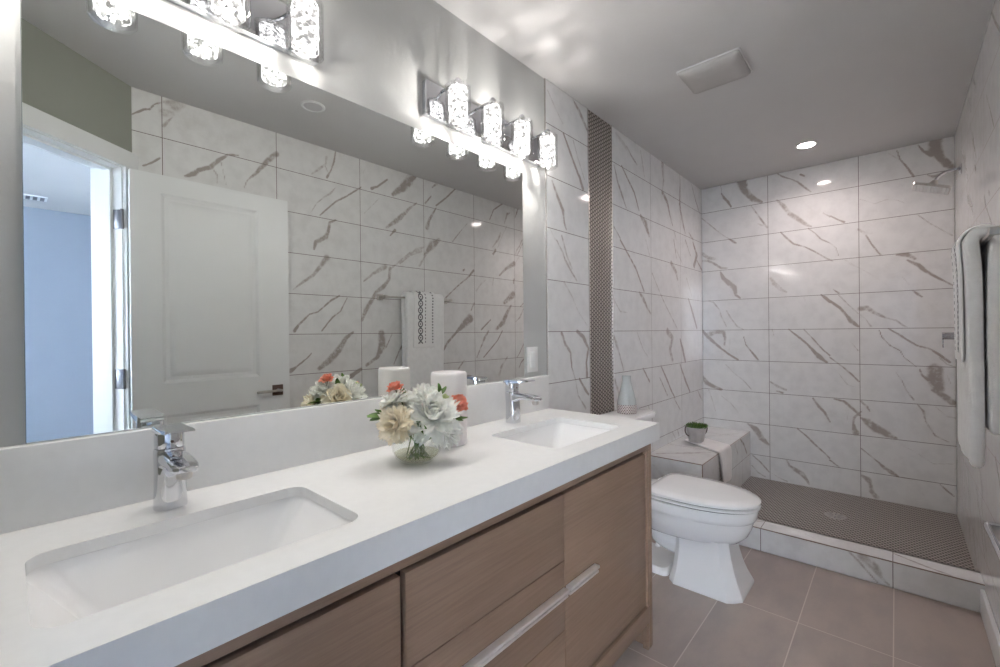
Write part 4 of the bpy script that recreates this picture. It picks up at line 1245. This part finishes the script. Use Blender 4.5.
o = sheet('bath_towel', towel_rows(1.915, 2.268, 18, .0275, .0275, .800, .905, .0025, 4, .028, .0080), .034, MAT['towel'], None, 2)
tag(o, 'white terry bath towel folded over the towel bar on the right wall', 'towel')
# hand towel with a dark lace band
m, nt, b = nodes_mat('lace banded hand towel')
obj, xyz = coords(nt)
yy = mth(nt, 'DIVIDE', mth(nt, 'ADD', xyz[1], .105), .21)     # 0..1 across the towel
zz = xyz[2]
def band(a, b_):
    return mth(nt, 'MULTIPLY', mth(nt, 'GREATER_THAN', yy, a), mth(nt, 'LESS_THAN', yy, b_))
cell = mth(nt, 'SUBTRACT', mth(nt, 'FRACT', mth(nt, 'DIVIDE', zz, .050)), .5)
cx_ = mth(nt, 'DIVIDE', mth(nt, 'SUBTRACT', yy, .29), .2143)
dd2 = mth(nt, 'SQRT', mth(nt, 'ADD', mth(nt, 'MULTIPLY', cx_, cx_), mth(nt, 'MULTIPLY', cell, cell)))
rings_ = mth(nt, 'MAXIMUM', mth(nt, 'LESS_THAN', mth(nt, 'ABSOLUTE', mth(nt, 'SUBTRACT', dd2, .40)), .11), mth(nt, 'LESS_THAN', dd2, .15))
mot = mth(nt, 'MULTIPLY', rings_, band(.15, .43))
d1 = mth(nt, 'MULTIPLY', band(.49, .53), mth(nt, 'GREATER_THAN', mth(nt, 'FRACT', mth(nt, 'DIVIDE', zz, .025)), .5))
d2 = mth(nt, 'MULTIPLY', band(.80, .86), mth(nt, 'GREATER_THAN', mth(nt, 'FRACT', mth(nt, 'DIVIDE', zz, .022)), .5))
pat = mth(nt, 'MULTIPLY', mth(nt, 'MAXIMUM', mth(nt, 'MAXIMUM', mot, d1), d2), mth(nt, 'GREATER_THAN', zz, .03))
nt.links.new(mixc(nt, mth(nt, 'MULTIPLY', pat, .85), (.90, .90, .90), (.07, .075, .09)), b.inputs['Base Color']); b.inputs['Roughness'].default_value = .9
bump(nt, b, noise(nt, obj, 420, 3), .002)
o = sheet('hand_towel', towel_rows(1.968, 2.178, 12, .0520, .0510, 1.112, 1.12, .0014, 9, .052, .0085), .009, m, None, 2)
tag(o, 'white hand towel with a dark lace band, hung over the bath towel', 'towel')

# ---------------------------------------------------------------- low shelf
t = thing('wall_shelf', 'small grey metal shelf with chrome front rail low on the right wall', 'shelf', (W, 1.65, .68))
bm = nb(); box(bm, 1.410, W - .0005, 1.50, 1.762, .684, .688, .001); part('shelf_plate', bm, MAT['nickel'], t)
bm = nb(); tube(bm, [(W - .002, 1.768, .689), (1.412, 1.768, .689), (1.404, 1.762, .689), (1.402, 1.752, .689), (1.402, 1.50, .689)], .0065, 12); part('rail', bm, MAT['chrome'], t)
for y in (1.53, 1.73):
    bm = nb(); box(bm, W - .060, W - .0005, y - .004, y + .004, .664, .6838, .001); part('bracket', bm, MAT['chrome'], t)

# ---------------------------------------------------------------- shower fittings
t = thing('overhead_shower', 'round brushed shower head on a curved arm high on the right shower wall', 'shower head', (W, 3.55, 2.10))
bm = nb(); lathe(bm, [(.006, -.006), (.030, -.004), (.030, 0), (.012, .006), (.009, .012)], (0, 0, 0), 28)
bmesh.ops.transform(bm, matrix=Matrix.Translation((W - .0045, 3.55, 2.105)) @ Matrix.Rotation(R(-90), 4, 'Y'), verts=bm.verts); part('wall_flange', bm, MAT['chrome'], t)
bm = nb(); tube(bm, smooth_path([(W - .002, 3.55, 2.105), (1.465, 3.55, 2.106), (1.435, 3.55, 2.100), (1.412, 3.55, 2.086), (1.396, 3.55, 2.066)]), .0088, 14); part('arm', bm, MAT['chrome'], t)
HM = Matrix.Translation((1.378, 3.55, 2.022)) @ Matrix.Rotation(R(21), 4, 'Y')
bm = nb(); rings_from(bm, [rrect(0, 0, .080, .080, .010, -.006), rrect(0, 0, .083, .083, .012, -.004), rrect(0, 0, .083, .083, .012, .005), rrect(0, 0, .080, .080, .010, .008)]); bmesh.ops.transform(bm, matrix=HM, verts=bm.verts); part('spray_head', bm, MAT['nickel'], t, 40)
bm = nb(); lathe(bm, [(.024, .008), (.024, .020), (.018, .034), (.012, .044)], (0, 0, 0), 24); bmesh.ops.transform(bm, matrix=HM, verts=bm.verts); part('swivel_collar', bm, MAT['nickel'], t)
bm = nb()
rings_from(bm, [rrect(0, 0, .077, .077, .008, -.0062), rrect(0, 0, .076, .076, .008, -.0075)])
for i in range(9):
    for j in range(9):
        lathe(bm, [(.0026, -.0075), (.0022, -.0105), (.0008, -.0108)], (-.064 + i * .016, -.064 + j * .016, 0), 8)
bmesh.ops.transform(bm, matrix=HM, verts=bm.verts); part('spray_face', bm, MAT['plastic'], t)

t = thing('shower_valve', 'chrome shower valve handle on the right shower wall below the shower head', 'valve', (W, 3.55, 1.17))
def xcyl(bm, x0, x1, r, y, z, n=28, bev=.002):
    b2 = nb(); lathe(b2, [(r - bev, 0), (r, bev), (r, x1 - x0 - bev), (r - bev, x1 - x0)], (0, 0, 0), n)
    bmesh.ops.transform(b2, matrix=Matrix.Translation((x0, y, z)) @ Matrix.Rotation(R(90), 4, 'Y'), verts=b2.verts)
    me = bpy.data.meshes.new('t'); b2.to_mesh(me); b2.free(); bm.from_mesh(me); bpy.data.meshes.remove(me)
bm = nb(); xcyl(bm, W - .006, W - .0003, .060, 3.55, 1.175, 40); part('escutcheon', bm, MAT['chrome'], t)
bm = nb(); xcyl(bm, 1.416, W - .005, .021, 3.55, 1.175); part('handle', bm, MAT['chrome'], t)
bm = nb(); box(bm, 1.418, 1.425, 3.545, 3.555, 1.108, 1.160, .002); part('lever', bm, MAT['chrome'], t)

# drain
t = thing('shower_drain', 'round metal drain in the mosaic shower floor', 'drain', (.935, 3.43, ZP))
bm = nb(); lathe(bm, [(.001, .0002), (.050, .0002), (.056, .0015), (.056, .003), (.050, .0035), (.001, .0035)], (.935, 3.43, ZP), 36, cap=False); part('grate', bm, MAT['galv'], t)
bm = nb()
for k in range(8):
    a = k * math.pi / 4; tube(bm, [(.935 + .014 * math.cos(a), 3.43 + .014 * math.sin(a), ZP + .0036), (.935 + .042 * math.cos(a), 3.43 + .042 * math.sin(a), ZP + .0036)], .0025, 6, flat=.3)
part('slots', bm, MAT['hinge'], t)

# tidy: helper properties are not part of the scene
for o in bpy.data.objects:
    if '_org' in o: del o['_org']
